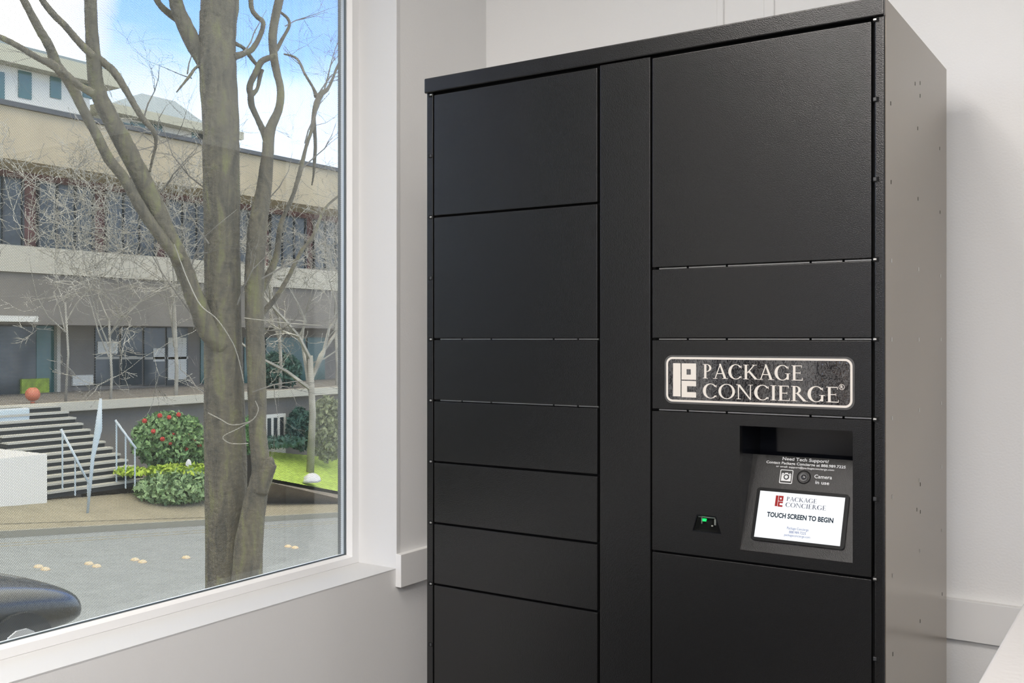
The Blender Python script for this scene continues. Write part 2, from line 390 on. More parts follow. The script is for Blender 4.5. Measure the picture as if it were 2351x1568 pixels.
# ---- low cabinets added behind the camera to darken the lower reflection in the locker
for k in range(5):
    x0 = XW + .02 + k * .9
    c = root('added_dark_cabinet', (x0 + .44, YF + .25, 0), 'low dark cabinet behind the camera, added unseen to darken the locker reflection', 'cabinet', 'added dark cabinets behind the camera')
    obj('body', MB().box((x0, YF + .002, .08), (x0 + .88, YF + .5, 1.0)), 'cab', c); obj('worktop', MB().box((x0 - .005, YF + .002, 1.0), (x0 + .885, YF + .52, 1.03)), 'cab', c)
    for s_ in (0, 1):
        d_ = obj('door', MB().box((x0 + .005 + s_ * .44, YF + .5, .1), (x0 + .435 + s_ * .44, YF + .518, .98)), 'cab', c, bevel=.002); obj('handle', MB().box((x0 + .40 + s_ * .06, YF + .518, .5), (x0 + .41 + s_ * .06, YF + .54, .7)), 'steel', d_)
    obj('plinth', MB().box((x0 + .01, YF + .01, 0), (x0 + .87, YF + .45, .08)), 'blackflat', c)

# ---- unseen cabinets added along the window wall, so the locker reflects something dark
for k in range(4):
    y0_ = .45 - .95 * (k + 1)
    c = root('added_dark_cabinet', (XW + .22, y0_ + .46, 0), 'low dark cabinet under the windows, added unseen to darken the locker reflection', 'cabinet', 'added dark cabinets under the windows')
    obj('body', MB().box((XW + .002, y0_, .08), (XW + .42, y0_ + .93, .78)), 'cab', c)
    for s_ in (0, 1):
        d_ = obj('door', MB().box((XW + .42, y0_ + .004 + s_ * .465, .1), (XW + .438, y0_ + .46 + s_ * .465, .76)), 'cab', c, bevel=.002); obj('handle', MB().box((XW + .438, y0_ + .43 + s_ * .06, .4), (XW + .46, y0_ + .44 + s_ * .06, .6)), 'steel', d_)
    obj('plinth', MB().box((XW + .002, y0_ + .01, 0), (XW + .38, y0_ + .92, .08)), 'blackflat', c)

# ---- ceiling downlights, and bodies for the added fill panels
for i, (lx, ly, pw, rad) in enumerate(LAMPS):
    w = root('downlight', (lx, ly, CEIL), 'small round recessed ceiling downlight, out of frame', 'ceiling light', 'recessed ceiling downlights')
    seg = 24
    def circ(r, z): return [(lx + r * math.cos(2 * math.pi * k / seg), ly + r * math.sin(2 * math.pi * k / seg), z) for k in range(seg)]
    obj('trim_ring', MB().rings([circ(rad + .025, CEIL), circ(rad + .025, CEIL - .006), circ(rad + .004, CEIL - .009), circ(rad + .004, CEIL)], caps=False), 'frame', w)
    obj('lamp_disc', MB().rings([circ(rad + .003, CEIL - .001), circ(rad + .003, CEIL - .004)]), 'lampemit', w)

for i, (lx, ly, pw) in enumerate(FILL_PANELS):
    w = root('fill_panel_light', (lx, ly, CEIL), 'rectangular white fill light panel added on the ceiling, out of frame', 'ceiling light', 'added ceiling fill light panels')
    obj('housing', MB().box((lx - .31, ly - .61, CEIL - .02), (lx + .31, ly + .61, CEIL)), 'frame', w)
    obj('diffuser', MB().box((lx - .29, ly - .59, CEIL - .024), (lx + .29, ly + .59, CEIL - .02)), 'lampemit', w)

# ================================================================== THE LOCKER
YL = 1.650                                     # door faces
YC = 1.6455                                    # cap face
YK = 2.165                                     # rear of the locker
XL0 = at(980, 778, y=YL + .001).x
XL1 = at(2032, 778, y=YL + .001).x
TOP = 1.960
def lx(px, y=YL): return at(px, 778, y=y).x
def lz(px, py, y=YL): return at(px, py, y=y).z
K = root('parcel_locker', ((XL0 + XL1) / 2, YL, 0), 'tall black metal parcel locker with flat doors and a touch screen', 'locker')
print('locker x', XL0, XL1, 'w', XL1 - XL0, 'h', lz(977, 177.8, YC), lz(1900, 9.5, YC))
capz = lz(997, 210.5, YC)                       # under side of the cap
# rows
def units(px, y_top, u):                        # unit height from measured lines
    return
uL = (lz(997, 219.1) - lz(997, 1342.3)) / 8.0
uR = (lz(1497.5, 133.6) - lz(1497.5, 1268)) / 7.0
print('unit', uL, uR, 'tops', lz(997, 219.1), lz(1497.5, 133.6)); U = (uL + uR) / 2
ZT = (lz(997, 219.1) + lz(1497.5, 133.6)) / 2
# carcass: side frame strips, left and middle
BODY_Y = YL + .004
xa = lx(993); mb = MB().box((XL0, YL + .001, .03), (xa, YL + .03, capz + .003)); obj('left_frame_strip', mb, 'black', K, bevel=.0012)
xb = lx(2006); mb = MB().box((xb, YL + .001, .03), (XL1 - .0006, YL + .03, capz + .003)); obj('right_frame_strip', mb, 'black', K, bevel=.003)
obj('left_side_panel', MB().box((XL0, YL + .03, .03), (XL0 + .004, YK, TOP - .006)), 'side', K)
obj('right_side_panel', MB().box((XL1 - .004, YL + .006, .03), (XL1, YK, TOP - .0008)), 'side', K)['label'] = 'smooth taupe sheet steel side'
obj('middle_panel', MB().box((lx(1377), YL + .0005, .03), (lx(1492.5), YL + .02, capz - .002)), 'black', K, bevel=.0012)
# cap
mb = MB().box((XL0 - .003, YC, capz), (XL1 - .0004, YL + .03, TOP)); mb.box((XL0 - .003, YL + .03, TOP - .012), (XL1 - .004, YK, TOP)); obj('top_cap', mb, 'black', K, bevel=.0022)
obj('plinth', MB().box((XL0 + .01, YL + .02, 0), (XL1 - .01, YK - .01, .06)), 'blackflat', K)
def door(x0, x1, z1, z0, name='door', lab=None, hole=None):
    mb = MB()
    if hole is None: mb.box((x0, YL, z0), (x1, YL + .0115, z1))
    o = obj(name, mb, 'black', K, bevel=.0011)
    if lab: o['label'] = lab
    return o
g = .0042
DL0, DL1 = lx(996.8), lx(1371)
z = ZT
for n in (2, 2, 1, 1, 1, 1, 2, 2): door(DL0, DL1, z, z - n * U + g); z -= n * U
ZLB = z
obj('kick_plate', MB().box((DL0, YL, .06), (DL1, YL + .0115, z)), 'black', K, bevel=.0011)
DR0, DR1 = lx(1497.5), lx(2000.5)
z = ZT
rowsR = []
for n in (3, 1): door(DR0, DR1, z, z - n * U + g); rowsR.append(z); z -= n * U
ZS = z; obj('sign_panel', MB().box((DR0, YL, z - U + g), (DR1, YL + .0115, z)), 'black', K, bevel=.0011); z -= U
ZC1 = z; ZC0 = z - 2 * U + g; z -= 2 * U
for n in (3, 2): door(DR0, DR1, z, z - n * U + g); z -= n * U
obj('kick_plate', MB().box((DR0, YL, .06), (DR1, YL + .0115, z)), 'black', K, bevel=.0011)
# pale shelf edges just behind the gaps, broken by small dark notches
def shelf(x0, x1, zc, bright=True):
    m = MB(); cuts = [0, .02, .17, .36, .74, .88, 1.0]
    xs = [x0 + (x1 - x0) * c for c in cuts]
    for k in range(1, len(xs) - 1): m.box((xs[k] + .002, YL + .0085, zc - .0012), (xs[k + 1] - .002, YL + .02, zc + .0010))
    obj('shelf_edge', m, 'steel', K)['label'] = 'thin bare steel shelf edge in the gap'
shelf(DL0, DL1, ZT - 4 * U + g * .55); shelf(DL0, DL1, ZT - 5 * U + g * .62)
for n in (3, 4, 5): shelf(DR0, DR1, ZT - n * U + g * .55)
# bright worn upper edges of the doors
# hinges
def hinge(x, z, s, big):
    """s = +1: knuckle opens towards +x (right hand strip)"""
    h = obj('hinge', MB().box((x, YL - .0001, z - .0038), (x + s * .0085, YL + .006, z + .0038)), 'blackflat', K)
    h['label'] = 'small hinge slot in the frame strip'
    w = .0052
    m = MB().box((x, YL - .0012, z - (.0016 if big else .0026)), (x + s * w, YL + .004, z + (.0016 if big else .0032)))
    obj('pin', m, 'steel' if big else 'rim', h, bevel=.0006)
xh = lx(991.5); xh2 = lx(2004.8)
k = 0
for k in range(0, 13):
    zz = ZT - k * U + g * .45
    hinge(xh, zz, -1, k in (0, 2, 4, 5, 6, 7, 8, 10, 12))
    hinge(xh2, zz, 1, k in (0, 3, 4, 5, 7, 10, 12))
# rivets on the side panel
def rivet(px, py, dark=True):
    p = at(px, py, x=XL1)
    m = MB().box((XL1 - .001, p.y - .0016, p.z - .0032), (XL1 + (.0002 if dark else .0009), p.y + .0016, p.z + .0032))
    obj('rivet', m, 'blackflat' if dark else 'steel', K, bevel=0)
for i in range(8):
    rivet(2045 + i * .7, 237.4 + 180.6 * i, i in (0, 1, 7)); rivet(2107 + i * .8, 294.8 + 161.6 * i, i in (0, 1, 7)); rivet(2157.5 + i * .8, 341 + 146.1 * i, i in (0, 1, 7))
for p in ((2101, 192), (2112.5, 190.7), (2112.5, 220), (2105, 1170), (2113, 1175), (2113, 1112)): rivet(*p)

# carcass behind the doors, leaving room for the console recess
mb = MB(); yc0 = YL + .012
mb.box((XL0 + .004, YL + .125, .06), (XL1 - .004, YK, TOP - .004))
mb.box((XL0 + .004, yc0, .06), (DR0 - .004, YL + .125, TOP - .004)); mb.box((DR1 + .001, yc0, .06), (XL1 - .004, YL + .125, TOP - .004))
mb.box((DR0 - .004, yc0, .06), (DR1 + .001, YL + .125, ZC0 - .002)); mb.box((DR0 - .004, yc0, ZC1 + .001), (DR1 + .001, YL + .125, TOP - .004))
obj('carcass', mb, 'blackflat', K)

# ---- lettering
def ell(cx, cy, rx, ry, a0, a1, n=28): return [(cx + rx * math.cos(R(a0 + (a1 - a0) * k / n)), cy + ry * math.sin(R(a0 + (a1 - a0) * k / n))) for k in range(n + 1)]
def band(cx, cy, rx, ry, ix, iy, a0, a1, icx=None, n=28):
    o = ell(cx, cy, rx, ry, a0, a1, n); i = ell(cx if icx is None else icx, cy, ix, iy, a0, a1, n)
    return [[o[k], o[k + 1], i[k + 1], i[k]] for k in range(n)]
def rect(x0, y0, x1, y1): return [[(x0, y0), (x1, y0), (x1, y1), (x0, y1)]]
def ser(x0, x1, y): return rect(x0, y, x1, y + .035)
def glyph(c):
    T, t = .145, .062
    if c == 'P': return rect(.12, 0, .12 + T, 1) + ser(.03, .36, 0) + ser(.03, .3, .965) + band(.28, .735, .30, .265, .16, .225, 90, -90) + rect(.2, .96, .29, 1.0) + rect(.22, .47, .29, .51), .66
    if c == 'R': return rect(.12, 0, .12 + T, 1) + ser(.03, .36, 0) + ser(.03, .3, .965) + band(.28, .75, .28, .25, .14, .21, 90, -90) + rect(.2, .96, .29, 1.0) + rect(.22, .5, .29, .54) + [[(.30, .52), (.45, .52), (.86, 0.0), (.68, 0.0)]] + ser(.70, .93, 0), .86
    if c == 'A': return [[(.12, 0), (.12 + t, 0), (.47, .92), (.44, 1.0)], [(.40, 1.04), (.50, 1.04), (.86, 0), (.70, 0)]] + rect(.24, .33, .64, .38) + ser(.02, .29, 0) + ser(.60, .95, 0), .92
    if c == 'C': return band(.50, .5, .45, .52, .29, .475, 38, 322, .52) + rect(.83, .74, .86, .93) + rect(.83, .07, .855, .2), .93
    if c == 'G': return band(.50, .5, .45, .52, .29, .475, 38, 322, .52) + rect(.83, .74, .86, .93) + rect(.76, .04, .76 + .12, .44) + ser(.66, .97, .42), 1.0
    if c == 'O': return band(.52, .5, .48, .52, .33, .475, 0, 360), 1.05
    if c == 'K': return rect(.12, 0, .12 + T, 1) + ser(.03, .36, 0) + ser(.03, .36, .965) + [[(.26, .46), (.31, .42), (.74, 1.0), (.66, 1.0)], [(.30, .56), (.44, .58), (.90, 0), (.72, 0)]] + ser(.56, .84, .965) + ser(.70, .98, 0), .92
    if c == 'E': return rect(.12, 0, .12 + T, 1) + ser(.03, .3, 0) + ser(.03, .3, .965) + rect(.2, .95, .62, 1) + rect(.2, .48, .54, .53) + rect(.2, 0, .66, .05) + rect(.595, .84, .625, 1) + rect(.52, .42, .545, .60) + rect(.64, 0, .67, .18), .72
    if c == 'N': return rect(.12, 0, .12 + t, 1) + [[(.08, 1), (.24, 1), (.88, -.02), (.80, -.02)]] + rect(.80, 0, .80 + t, 1) + ser(.03, .29, 0) + ser(.70, .97, .965) + ser(.02, .2, .965), .99
    if c == 'I': return rect(.12, 0, .12 + T, 1) + ser(.03, .36, 0) + ser(.03, .36, .965), .40
    return [], .4
def serif_word(word):
    out = []; x = 0
    for c in word:
        g_, w = glyph(c); out += [[(px + x, py) for px, py in poly] for poly in g_]; x += w
    return out, x
def lay(mb, polys, org, ux, uz, nrm, th=.0004, sx=1, sz=1):
    for k, poly in enumerate(polys):
        q = [org + ux * (p[0] * sx) + uz * (p[1] * sz) + nrm * (th * (1 + .02 * (k % 7))) for p in poly]
        mb.face(q)
def sans(text, size=1.0, bold=0.0):
    """outline polygons (triangles) from Blender's built-in font, returned with their bounds"""
    cu = bpy.data.curves.new('t', 'FONT'); cu.body = text; cu.size = size; cu.offset = bold; cu.resolution_u = 3
    o = bpy.data.objects.new('t', cu); COL.objects.link(o)
    dg = bpy.context.evaluated_depsgraph_get(); me = bpy.data.meshes.new_from_object(o.evaluated_get(dg))
    polys = [[(me.vertices[i].co.x, me.vertices[i].co.y) for i in p.vertices] for p in me.polygons]
    bpy.data.objects.remove(o); bpy.data.curves.remove(cu); bpy.data.meshes.remove(me)
    xs = [p[0] for q in polys for p in q]; ys_ = [p[1] for q in polys for p in q]
    return polys, min(xs), max(xs), min(ys_), max(ys_)
def sans_fit(mb, text, a, b, uz, nrm, height, bold=0, th=.0004, descend=False):
    """text whose baseline runs from a to b; height = height of the capitals / ascenders"""
    polys, x0, x1, y0, y1 = sans(text, 1.0, bold); ln = (b - a).length; ux = (b - a).normalized()
    sx = ln / (x1 - x0); yb = 0.0; sz = height / (y1 - yb)
    polys = [[(p[0] - x0, p[1]) for p in q] for q in polys]
    lay(mb, polys, a, ux, uz, nrm, th, sx, sz)
UX = Vector((1, 0, 0)); UZ = Vector((0, 0, 1)); NF = Vector((0, -1, 0))
def rrect(x0, z0, x1, z1, r, n=8):
    pts = []
    for cx, cz, a in ((x1 - r, z0 + r, -90), (x1 - r, z1 - r, 0), (x0 + r, z1 - r, 90), (x0 + r, z0 + r, 180)):
        for k in range(n + 1): pts.append((cx + r * math.cos(R(a + 90 * k / n)), cz + r * math.sin(R(a + 90 * k / n))))
    return pts
def logo(a, b, c, d):
    """brand mark polygons in a unit square a..c wide, b..d high"""
    def m(x0, y0, x1, y1): return rect(a + (c - a) * x0, b + (d - b) * y0, a + (c - a) * x1, b + (d - b) * y1)
    return m(0, .02, .33, 1) + m(.375, .52, .59, 1) + m(.77, .52, 1, 1) + m(.59, .83, .77, 1) + m(.59, .52, .77, .67) + m(.375, 0, .61, .485) + m(.61, .33, 1, .485) + m(.61, 0, 1, .155)
# sign
sx0, sx1 = lx(1526.5), lx(1962.5)
sz1 = (lz(1529, 817) + lz(1962, 817.5)) / 2; sz0 = (lz(1529, 928.5) + lz(1962, 938)) / 2
S = root('door_sign', ((sx0 + sx1) / 2, YL - .0004, sz0), 'glossy dark rectangular sign with cream border and lettering on the locker', 'sign')
mb = MB().prism([(x, YL - .0002, z) for x, z in rrect(sx0, sz0, sx1, sz1, .014)], (0, -.0007, 0)); obj('clear_edge', mb, 'clear', S)
i = .0032; mb = MB().prism([(x, YL - .0009, z) for x, z in rrect(sx0 + i, sz0 + i, sx1 - i, sz1 - i, .012)], (0, -.0003, 0)); obj('sign_face', mb, 'signface', S)
o_ = rrect(sx0 + i, sz0 + i, sx1 - i, sz1 - i, .012); i2 = i + .0036; n_ = rrect(sx0 + i2, sz0 + i2, sx1 - i2, sz1 - i2, .0085)
mb = MB()
for k in range(len(o_)):
    k2 = (k + 1) % len(o_); mb.face([(o_[k][0], YL - .0014, o_[k][1]), (o_[k2][0], YL - .0014, o_[k2][1]), (n_[k2][0], YL - .0014, n_[k2][1]), (n_[k][0], YL - .0014, n_[k][1])])
obj('border', mb, 'cream', S)['label'] = 'cream border line'
mb = MB(); lay(mb, logo(lx(1546), lz(1546, 911), lx(1599), lz(1546, 833.7)), Vector((0, YL - .0013, 0)), UX, UZ, NF, .0002); obj('emblem', mb, 'cream', S)['label'] = 'cream block emblem'
def word(w, x0, x1, z0, z1, parent, m, name='lettering'):
    polys, wd = serif_word(w); mb = MB()
    lay(mb, polys, Vector((x0, YL - .0013, z0)), UX, UZ, NF, .0002, (x1 - x0) / (wd - .06), z1 - z0); obj(name, mb, m, parent)['label'] = 'cream lettering'
word('PACKAGE', lx(1613), lx(1843), lz(1613, 868.5), lz(1613, 835.8), S, 'cream')
word('CONCIERGE', lx(1612.5), lx(1925.5), lz(1613, 913.5), lz(1613, 880.5), S, 'cream')
mb = MB(); cxr, czr = lx(1933), lz(1933, 888.5)
lay(mb, band(0, 0, .0047, .0047, .0040, .0040, 0, 360, n=24), Vector((cxr, YL - .0013, czr)), UX, UZ, NF, .0002)
sans_fit(mb, 'R', Vector((cxr - .0019, YL - .0013, czr - .0025)), Vector((cxr + .0024, YL - .0013, czr - .0025)), UZ, NF, .0052, .02, .0003)
obj('registered_mark', mb, 'cream', S)['label'] = 'small cream circled R'

# ---- console: front panel with an opening, slanted inner panel and screen
ox0, ox1 = lx(1698.4), lx(1957.8)
oz1 = (lz(1698.4, 977.2) + lz(1956.6, 989.8)) / 2; oz0 = (lz(1700.7, 1263) + lz(1959, 1291.7)) / 2
# scanner cut-out in the same panel
q = [at(1599.5, 1180.6, y=YL), at(1644, 1185.7, y=YL), at(1656.3, 1226.5, y=YL), at(1589, 1219.5, y=YL)]
qx0, qx1 = q[3].x, q[2].x; qz1, qz0 = (q[0].z + q[1].z) / 2, (q[2].z + q[3].z) / 2
tx0, tx1 = q[0].x, q[1].x
mb = MB(); y0, y1 = YL, YL + .0115
def sl(pts):                                    # slab piece
    mb.prism([(x, y0, z) for x, z in pts], (0, y1 - y0, 0))
A = [(DR0, ZC0), (DR1, ZC0), (DR1, ZC1), (DR0, ZC1)]
sl([(ox1, ZC0), (DR1, ZC0), (DR1, ZC1), (ox1, ZC1)]); sl([(ox0, oz1), (ox1, oz1), (ox1, ZC1), (ox0, ZC1)]); sl([(ox0, ZC0), (ox1, ZC0), (ox1, oz0), (ox0, oz0)])
sl([(DR0, qz1), (ox0, qz1), (ox0, ZC1), (DR0, ZC1)]); sl([(DR0, ZC0), (ox0, ZC0), (ox0, qz0), (DR0, qz0)])
sl([(DR0, qz0), (qx0, qz0), (tx0, qz1), (DR0, qz1)]); sl([(qx1, qz0), (ox0, qz0), (ox0, qz1), (tx1, qz1)])
obj('console_panel', mb, 'black', K)
pT = at(1729.4, 1043.8, x=ox0); YD = pT.y; zT = (pT.z + at(1957.8, 1055, y=YD).z) / 2
print('console', ox0, ox1, oz0, oz1, 'depth', YD - YL, 'zT', zT, 'scanner', qx0, qx1, qz0, qz1)
P0 = Vector((ox0, YL + .001, oz0)); PU = Vector((0, YD - YL, zT - oz0)).normalized(); PN = Vector((0, -PU.z, PU.y)).normalized()
if PN.y > 0: PN = -PN
mb = MB().prism([(ox0, YL + .001, oz0), (ox1, YL + .001, oz0), (ox1, YD, zT), (ox0, YD, zT)], (0, .004, -.002)); obj('slanted_panel', mb, 'console', K)
yb = YD + .035
mb = MB(); w = .002
mb.box((ox0 - w, YL + .0115, oz0 - w), (ox0, yb, oz1 + w)); mb.box((ox1, YL + .0115, oz0 - w), (ox1 + w, yb, oz1 + w)); mb.box((ox0, YL + .0115, oz1), (ox1, yb, oz1 + w)); mb.box((ox0, yb, zT - .02), (ox1, yb + w, oz1))
obj('recess_lining', mb, 'gloss', K)
mb = MB().box((ox0 + .03, yb - .003, zT + .002), (ox1 - .004, yb - .0005, oz1 - .003)); obj('scanner_window', mb, 'gloss', K)['label'] = 'glossy black scanner window'
def sp(zx, zy): return on_plane(1680 + zx / 4.356, 960 + zy / 4.356, P0, PN)        # point on the slanted panel
def quadpts(a, b, c, d): return [sp(*a), sp(*b), sp(*c), sp(*d)]
def round_quad(Q, r, n=5):
    out = []; m = len(Q)
    for k in range(m):
        p, a, b = Q[k], Q[k - 1], Q[(k + 1) % m]; ua = (a - p).normalized(); ub = (b - p).normalized()
        for j in range(n + 1):
            s = j / n; out.append(p + ua * r * (1 - s) ** 2 + ub * r * s ** 2)
    return out
# screen rectangle in panel coordinates (averaged from its corners)
def uv(p): d = p - P0; return d.dot(UX), d.dot(PU)
def rect_from(a, b, c, d):
    q = [uv(sp(*v)) for v in (a, b, c, d)]
    return (q[0][0] + q[3][0]) / 2, (q[2][1] + q[3][1]) / 2, (q[1][0] + q[2][0]) / 2, (q[0][1] + q[1][1]) / 2
def pp(u, v, h=0): return P0 + UX * u + PU * v + PN * h
bz = rect_from((262, 697), (1183, 768), (1130, 1318), (195, 1222)); sc = rect_from((290, 733), (1138, 800), (1093, 1285), (235, 1193))
print('bezel', bz, 'screen', sc)
T = obj('touch_screen', MB().prism([pp(u, v, .0002) for u, v in rrect(*bz, .006)], PN * .004), 'bezel', K); T['label'] = 'lit white touch screen in a black bezel'
obj('display', MB().prism([pp(sc[0], sc[1], .0042), pp(sc[2], sc[1], .0042), pp(sc[2], sc[3], .0042), pp(sc[0], sc[3], .0042)], PN * .0003), 'screen', T)['label'] = 'lit white display'
def scr_text(text, za, zb_, hpx, m, name='screen_text', bold=0.0):
    a = sp(*za); b = sp(*zb_); a, b = uv(a), uv(b); v = (a[1] + b[1]) / 2
    mb = MB(); sans_fit(mb, text, pp(a[0], v, .0046), pp(b[0], v, .0046), PU, PN, hpx, bold, .0001); return obj(name, mb, m, T)
hu = (sc[3] - sc[1]) / 470.0      # metres per zoom pixel of screen height
scr_text('TOUCH SCREEN TO BEGIN', (358, 992), (1022, 1052), 48 * hu, 'scr_dark', bold=.035)['label'] = 'dark heading text'
scr_text('Package Concierge', (560, 1117), (775, 1137), 24 * hu, 'scr_blue')['label'] = 'small blue text'
scr_text('888.989.7225', (580, 1157), (748, 1172), 24 * hu, 'scr_blue')['label'] = 'small blue text'
scr_text('packageconcierge.com', (532, 1188), (790, 1204), 22 * hu, 'scr_blue')['label'] = 'small blue text'
for wtxt, a, b, h_ in (('PACKAGE', (553, 835), (858, 860), 42), ('CONCIERGE', (541, 893), (950, 930), 44)):
    a, b = uv(sp(*a)), uv(sp(*b)); v = (a[1] + b[1]) / 2; polys, wd = serif_word(wtxt); mb = MB()
    lay(mb, polys, pp(a[0], v, .0046), UX, PU, PN, .0001, (b[0] - a[0]) / wd, h_ * hu); obj('screen_text', mb, 'scr_grey', T)['label'] = 'grey serif lettering'
a, b = uv(sp(437, 888)), uv(sp(528, 786)); mb = MB(); lay(mb, logo(0, 0, b[0] - a[0], b[1] - a[1]), pp(a[0], a[1], .0046), UX, PU, PN, .0001); obj('screen_emblem', mb, 'scr_red', T)['label'] = 'red block emblem'
# printed notice above the screen
hk = hu
def print_text(text, za, zb_, h_, bold=0.01):
    a, b = uv(sp(*za)), uv(sp(*zb_)); v = (a[1] + b[1]) / 2; mb = MB(); sans_fit(mb, text, pp(a[0], v, .0006), pp(b[0], v, .0006), PU, PN, h_ * hk, bold, .0003)
    obj('printed_text', mb, 'white', K)['label'] = 'white printed text'
print_text('Need Tech Support?', (508, 422), (972, 448), 33, .02)
print_text('Contact Package Concierge at 888.989.7225', (346, 453), (1140, 502), 27, .02)
print_text('or email: support@packageconcierge.com', (444, 492), (1025, 527), 20, .012)
print_text('Camera', (826, 602), (1003, 612), 37)
print_text('in use', (836, 660), (975, 668), 32)
# camera icon and lens
a, b = uv(sp(473, 650)), uv(sp(620, 522)); w_ = b[0] - a[0]; h_ = b[1] - a[1]
mb = MB()
def pr(x0, y0, x1, y1):
    lay(mb, rect(a[0] + w_ * x0, a[1] + h_ * y0, a[0] + w_ * x1, a[1] + h_ * y1), P0, UX, PU, PN, .0009)
o1 = rrect(a[0], a[1], b[0], b[1], .0022, 4); o2 = rrect(a[0] + .0013, a[1] + .0013, b[0] - .0013, b[1] - .0013, .0013, 4)
for k in range(len(o1)):
    k2 = (k + 1) % len(o1); mb.face([pp(*o1[k], .0009), pp(*o1[k2], .0009), pp(*o2[k2], .0009), pp(*o2[k], .0009)])
pr(.13, .18, .87, .62); pr(.13, .64, .87, .70); pr(.38, .70, .62, .78); pr(.18, .70, .28, .75); pr(.72, .70, .82, .75)
obj('camera_symbol', mb, 'white', K)['label'] = 'white camera symbol'
c0 = uv(sp(548, 590)); mb = MB(); lay(mb, band(0, 0, .0048, .0048, .0001, .0001, 0, 360, n=20), pp(*c0), UX, PU, PN, .0011); obj('camera_symbol_ring', mb, 'blackflat', K)
mb = MB(); lay(mb, band(0, 0, .0030, .0030, .0001, .0001, 0, 360, n=20), pp(*c0), UX, PU, PN, .0013); obj('camera_symbol_dot', mb, 'white', K)
c1 = uv(sp(722, 592)); rr_ = .5 * (uv(sp(793, 592))[0] - uv(sp(650, 592))[0])
def circ3(c, r, h, n=28): return [pp(c[0] + r * math.cos(2 * math.pi * k / n), c[1] + r * math.sin(2 * math.pi * k / n), h) for k in range(n)]
lens = obj('camera_lens', MB().rings([circ3(c1, rr_, .0004), circ3(c1, rr_ * .96, .0016), circ3(c1, rr_ * .86, .0012), circ3(c1, rr_ * .80, .0006)]), 'blackflat', K, smooth=True); lens['label'] = 'round camera lens in a dark ring'
obj('lens_barrel', MB().rings([circ3(c1, rr_ * .62, .0006), circ3(c1, rr_ * .6, .0018), circ3(c1, rr_ * .42, .0016)]), 'rim', lens)
obj('lens_glass', MB().rings([circ3(c1, rr_ * .36, .0016), circ3(c1, rr_ * .30, .0026), circ3(c1, rr_ * .1, .0031)]), 'lens', lens, smooth=True)
# barcode scanner behind a trapezoid window
mb = MB(); d_ = .028
def trap(y, g_=0): return [(qx0 + g_, y, qz0 + g_), (qx1 - g_, y, qz0 + g_), (tx1 - g_, y, qz1 - g_), (tx0 + g_, y, qz1 - g_)]
mb.rings([trap(YL + .0115), trap(YL + d_)], caps=False); mb.face(trap(YL + d_)); SCN = obj('scanner_recess', mb, 'blackflat', K); SCN['label'] = 'small trapezoid scanner recess glowing green at one side'
mb = MB(); mb.rings([trap(YL + .0005), trap(YL + .0005, .0012), trap(YL + .003, .0012), trap(YL + .003)], caps=False); obj('rim', mb, 'gloss', SCN)
mb = MB().rings([trap(YL + .0022, .0010), trap(YL + .0030, .0010)]); obj('scanner_glass', mb, 'glass', SCN)
def qp(zx, zy, y): return at(1560 + zx / 15.68, 1150 + zy / 15.68, y=y)
def qbox(a, b, y, t, m, nm):
    p, q_ = qp(*a, y), qp(*b, y); obj(nm, MB().box((p.x, y, p.z), (q_.x, y + t, q_.z)), m, SCN)
qbox((950, 690), (1190, 930), YL + .014, .01, 'bezel', 'scanner_module')
qbox((1250, 660), (1310, 880), YL + .010, .004, 'steel', 'bracket'); qbox((680, 575), (1290, 605), YL + .010, .004, 'steel', 'bracket'); qbox((785, 600), (815, 820), YL + .010, .003, 'steel', 'bracket')
qbox((830, 640), (950, 740), YL + .012, .004, 'led', 'green_light'); qbox((820, 492), (930, 520), YL + .012, .004, 'led', 'green_light')
qbox((1145, 880), (1200, 925), YL + .010, .002, 'cream', 'connector'); qbox((470, 1010), (500, 1090), YL + .012, .003, 'led', 'green_light')

# ================================================================== OUTDOORS
XK = -19.6                                         # far kerb
def zst(y): return -2.44 - .105 * (y - 11.1)
def sloped(name, x0, x1, y0, y1, dz, m, label, kind='structure', thick=.3):
    mb = MB(); c = [(x0, y0), (x1, y0), (x1, y1), (x0, y1)]
    mb.prism([(x, y, zst(y) + dz) for x, y in c], (0, 0, -thick)); return tag(obj(name, mb, m), label, None, kind=kind)
sloped('road', XK, -9.0, -30, 60, -.12, 'asphalt', 'pale grey asphalt road sloping down to the right')
sloped('near_sidewalk', -9.0, XW - .4, -30, 60, 0, 'concrete', 'concrete sidewalk beside the building, mostly hidden below the window')
sloped('kerb', XK - .14, XK, -30, 60, .02, 'kerb', 'concrete kerb along the far side of the road')
sloped('far_sidewalk', -24.5, XK - .14, -30, 60, 0, 'concrete', 'beige concrete sidewalk across the road')
sloped('planting_bed', -60, -24.5, -30, 80, .02, 'soil', 'dark planting ground in front of the buildings')
# parallel pale lines along the gutter
for k, off in enumerate((.7, 1.05)): sloped('trim_%d' % (10 + k), XK + off, XK + off + .05, -30, 60, -.117, 'concrete', 'thin pale line along the far gutter')
# raised road markers
def on_road(px, py):
    v = ray(px, py); t = .0
    # CAM.z + v.z t = -2.56 - .105 (v.y t - 11.1)
    t = (-2.56 + .105 * 11.1 - CAM.z) / (v.z + .105 * v.y); return CAM + v * t
DOTS = [(88, 1303), (104, 1309), (204, 1296), (222, 1302), (310, 1287), (327, 1292), (427, 1282), (661, 1256), (677, 1259)]
for k, (px, py) in enumerate(DOTS):
    p = on_road(px, py); mb = MB()
    def sq(s, h): return [(p.x + a * s, p.y + b * s, p.z + h) for a, b in ((-1, -1), (1, -1), (1, 1), (-1, 1))]
    mb.rings([sq(.055, 0), sq(.052, .02), sq(.035, .045)]); o = obj('road_marker', mb, 'orange', org=p)
    tag(o, 'small amber raised marker on the road, one of a dotted row', 'road marker', 'amber raised markers along the road')

